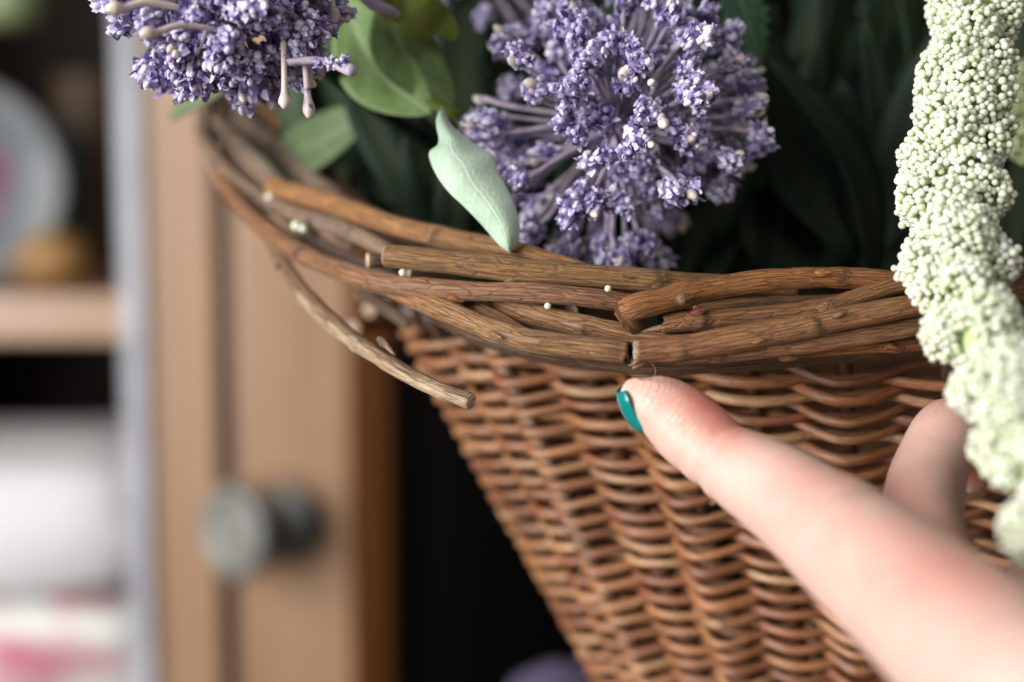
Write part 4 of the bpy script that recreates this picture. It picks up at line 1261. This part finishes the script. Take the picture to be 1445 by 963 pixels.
# things on the shelves
def plate_material():
    k = NT('plate_glaze')
    tc = k.n('ShaderNodeTexCoord')
    ln = k.n('ShaderNodeVectorMath', operation='LENGTH'); k.l(tc.outputs['Object'], ln.inputs[0])
    n1 = k.noise(tc.outputs['Object'], 38, 2)
    f = k.math('ADD', k.math('MULTIPLY', ln.outputs['Value'], 16), k.math('MULTIPLY', k.math('SUBTRACT', n1, .5), .55))
    c = k.ramp(f, [(0.0, (0.45, 0.08, 0.22)), (0.35, (0.48, 0.18, 0.30)), (0.50, (0.45, 0.42, 0.46)), (0.70, (0.30, 0.38, 0.45)), (0.86, (0.62, 0.66, 0.68))])
    k.l(c, k.b.inputs['Base Color']); k.set(Roughness=.2)
    return k.m


pc = P(-50, 262, .86)
prof = [(0.0001, .004), (.030, .004), (.036, .006), (.052, .012), (.058, .0135), (.059, .0125), (.052, .0095), (.037, .003), (.030, .0), (.0001, .0)]
pl = prop(add_obj('plate', lathe_mesh('plate', prof, [plate_material()], 48), None, pc), 'blurred pink and pale blue plate standing upright on the shelf', 'plate')
pl.rotation_euler = Vector((.72, -.68, .14)).to_track_quat('Z', 'Y').to_euler()
ZS = zs
pl.location.z = ZS + .0585


def on_shelf(name, prof, px, y, mat, label, cat):
    x, yy = G(px, y)
    o = add_obj(name, lathe_mesh(name, prof, [mat], 28), None, (x, yy, ZS))
    return prop(o, label, cat)


M_POT = simple('honey_wood', (0.28, 0.15, 0.05), .5, scale=60)
on_shelf('wooden_pot', [(.0001, 0), (.014, 0), (.021, .006), (.023, .014), (.020, .022), (.014, .026), (.012, .029), (.0001, .029)], 82, .80, M_POT, 'small round honey brown pot on the shelf right of the plate', 'pot')
on_shelf('glass_jar', [(.0001, 0), (.011, 0), (.012, .004), (.012, .080), (.009, .086), (.009, .092), (.0001, .092)], 100, .93, simple('teal_glaze', (0.03, 0.07, 0.09), .3, scale=30), 'dim teal jar standing deep on the shelf behind the plate', 'jar')
on_shelf('tin', [(.0001, 0), (.022, 0), (.0225, .003), (.0225, .125), (.021, .130), (.0001, .130)], 132, .97, simple('tan_tin', (0.13, 0.08, 0.045), .5, scale=30), 'dim tan tin at the back corner of the shelf by the post', 'tin')


def cloth_mesh(name, x0, x1, y0, y1, z0, z1, g, mat):
    nu, nv = 40, 30
    V = []
    ang = np.linspace(0, 2 * PI, 60, endpoint=False)
    rows = np.linspace(0, 1, 16)
    P_ = []
    for k, t in enumerate(rows):           # stacked folds: superellipse cross section swept along y with bulging layers
        y = y0 + (y1 - y0) * t
        end = 1 - .25 * abs(2 * t - 1) ** 4
        for a in ang:
            ca, sa = math.cos(a), math.sin(a)
            sx = math.copysign(abs(ca) ** .45, ca); sz = math.copysign(abs(sa) ** .5, sa)
            zc = (z0 + z1) / 2 + sz * (z1 - z0) / 2 * end
            xc = (x0 + x1) / 2 + sx * (x1 - x0) / 2 * end
            lay = .0022 * math.cos((zc - z0) / .011 * 2 * PI) * abs(ca)
            nz = mnoise.noise(Vector((xc * 22, y * 22, zc * 22))) * .004
            P_.append((xc + math.copysign(lay, ca) + nz, y + (nz if 0 < k < 15 else 0) - lay * (k == 0), max(zc + nz * .8, z0)))
    V = np.array(P_)
    n = 60
    i = np.arange(15)[:, None] * n; k = np.arange(n)[None, :]; k2 = (k + 1) % n
    q = np.stack([i + k, i + k2, i + n + k2, i + n + k], 2).reshape(-1, 4)
    return make_mesh(name, V, [q, np.arange(n)[None, ::-1], (np.arange(n) + 15 * n)[None]], [mat])


def cloth_material(name, c0, c1, c2, lo, hi, scale):
    k = NT(name)
    tc = k.n('ShaderNodeTexCoord')
    n1 = k.noise(tc.outputs['Object'], scale, 2, .4)
    n2 = k.noise(tc.outputs['Object'], 1500, 2)
    k.l(k.ramp(n1, [(lo, c0), ((lo + hi) / 2, c1), (hi, c2)]), k.b.inputs['Base Color'])
    k.l(k.bump(n2, .3, .0005), k.b.inputs['Normal'])
    k.set(Roughness=.9, Sheen_Weight=.3)
    return k.m


M_CLOTH = cloth_material('white_cotton', (0.62, 0.60, 0.62), (0.60, 0.57, 0.59), (0.58, 0.47, 0.51), .45, .75, 14)
M_CLOTH2 = cloth_material('floral_cotton', (0.74, 0.76, 0.72), (0.70, 0.52, 0.53), (0.56, 0.20, 0.26), .44, .62, 28)
z2 = zs0 - .215
cx0, cx1 = gx(-260, .73)[0], x158 + .004
zmid = P(80, 862, .74)[2]; ztop = P(80, 640, .76)[2]
c1 = cloth_mesh('folded_cloth', cx0, cx1, YC + .022, YC + .20, z2 + .0005, zmid, rng, M_CLOTH2)
prop(add_obj('folded_cloth', c1), 'folded white cloth with pink and red flowers, at the bottom of the shelf pile', 'cloth', 'folded cloths in the cabinet')
c2 = cloth_mesh('folded_cloth', cx0, cx1 + .001, YC + .026, YC + .21, zmid + .0005, ztop, rng, M_CLOTH)
prop(add_obj('folded_cloth', c2), 'thick plain white folded cloth lying on top of the flowered cloth', 'cloth', 'folded cloths in the cabinet')
# green thing high at the left
go = P(12, -10, .80)
o = add_obj('green_jar', lathe_mesh('green_jar', [(.0001, -.018), (.016, -.018), (.02, -.010), (.02, .03), (.0001, .03)], [simple('green_glaze', (0.22, 0.28, 0.14), .5, scale=40)], 28), None, go)
prop(o, 'pale green jar at the very top of the cabinet bay', 'jar')
# violet bundle low behind the basket
vb = P(800, 1000, .46)
Vv = ICO3[0] * np.array([.020, .018, .016]); Vv *= (1 + np.array([mnoise.noise(Vector(v * 120)) for v in Vv])[:, None] * .18)
o = add_obj('violet_bundle', make_mesh('violet_bundle', Vv, [ICO3[1]], [simple('violet_cloth', (0.07, 0.06, 0.11), .9, scale=200, bump=.5)]), None, vb)
prop(o, 'dim violet bundle low behind the tapering basket wall', 'bundle')
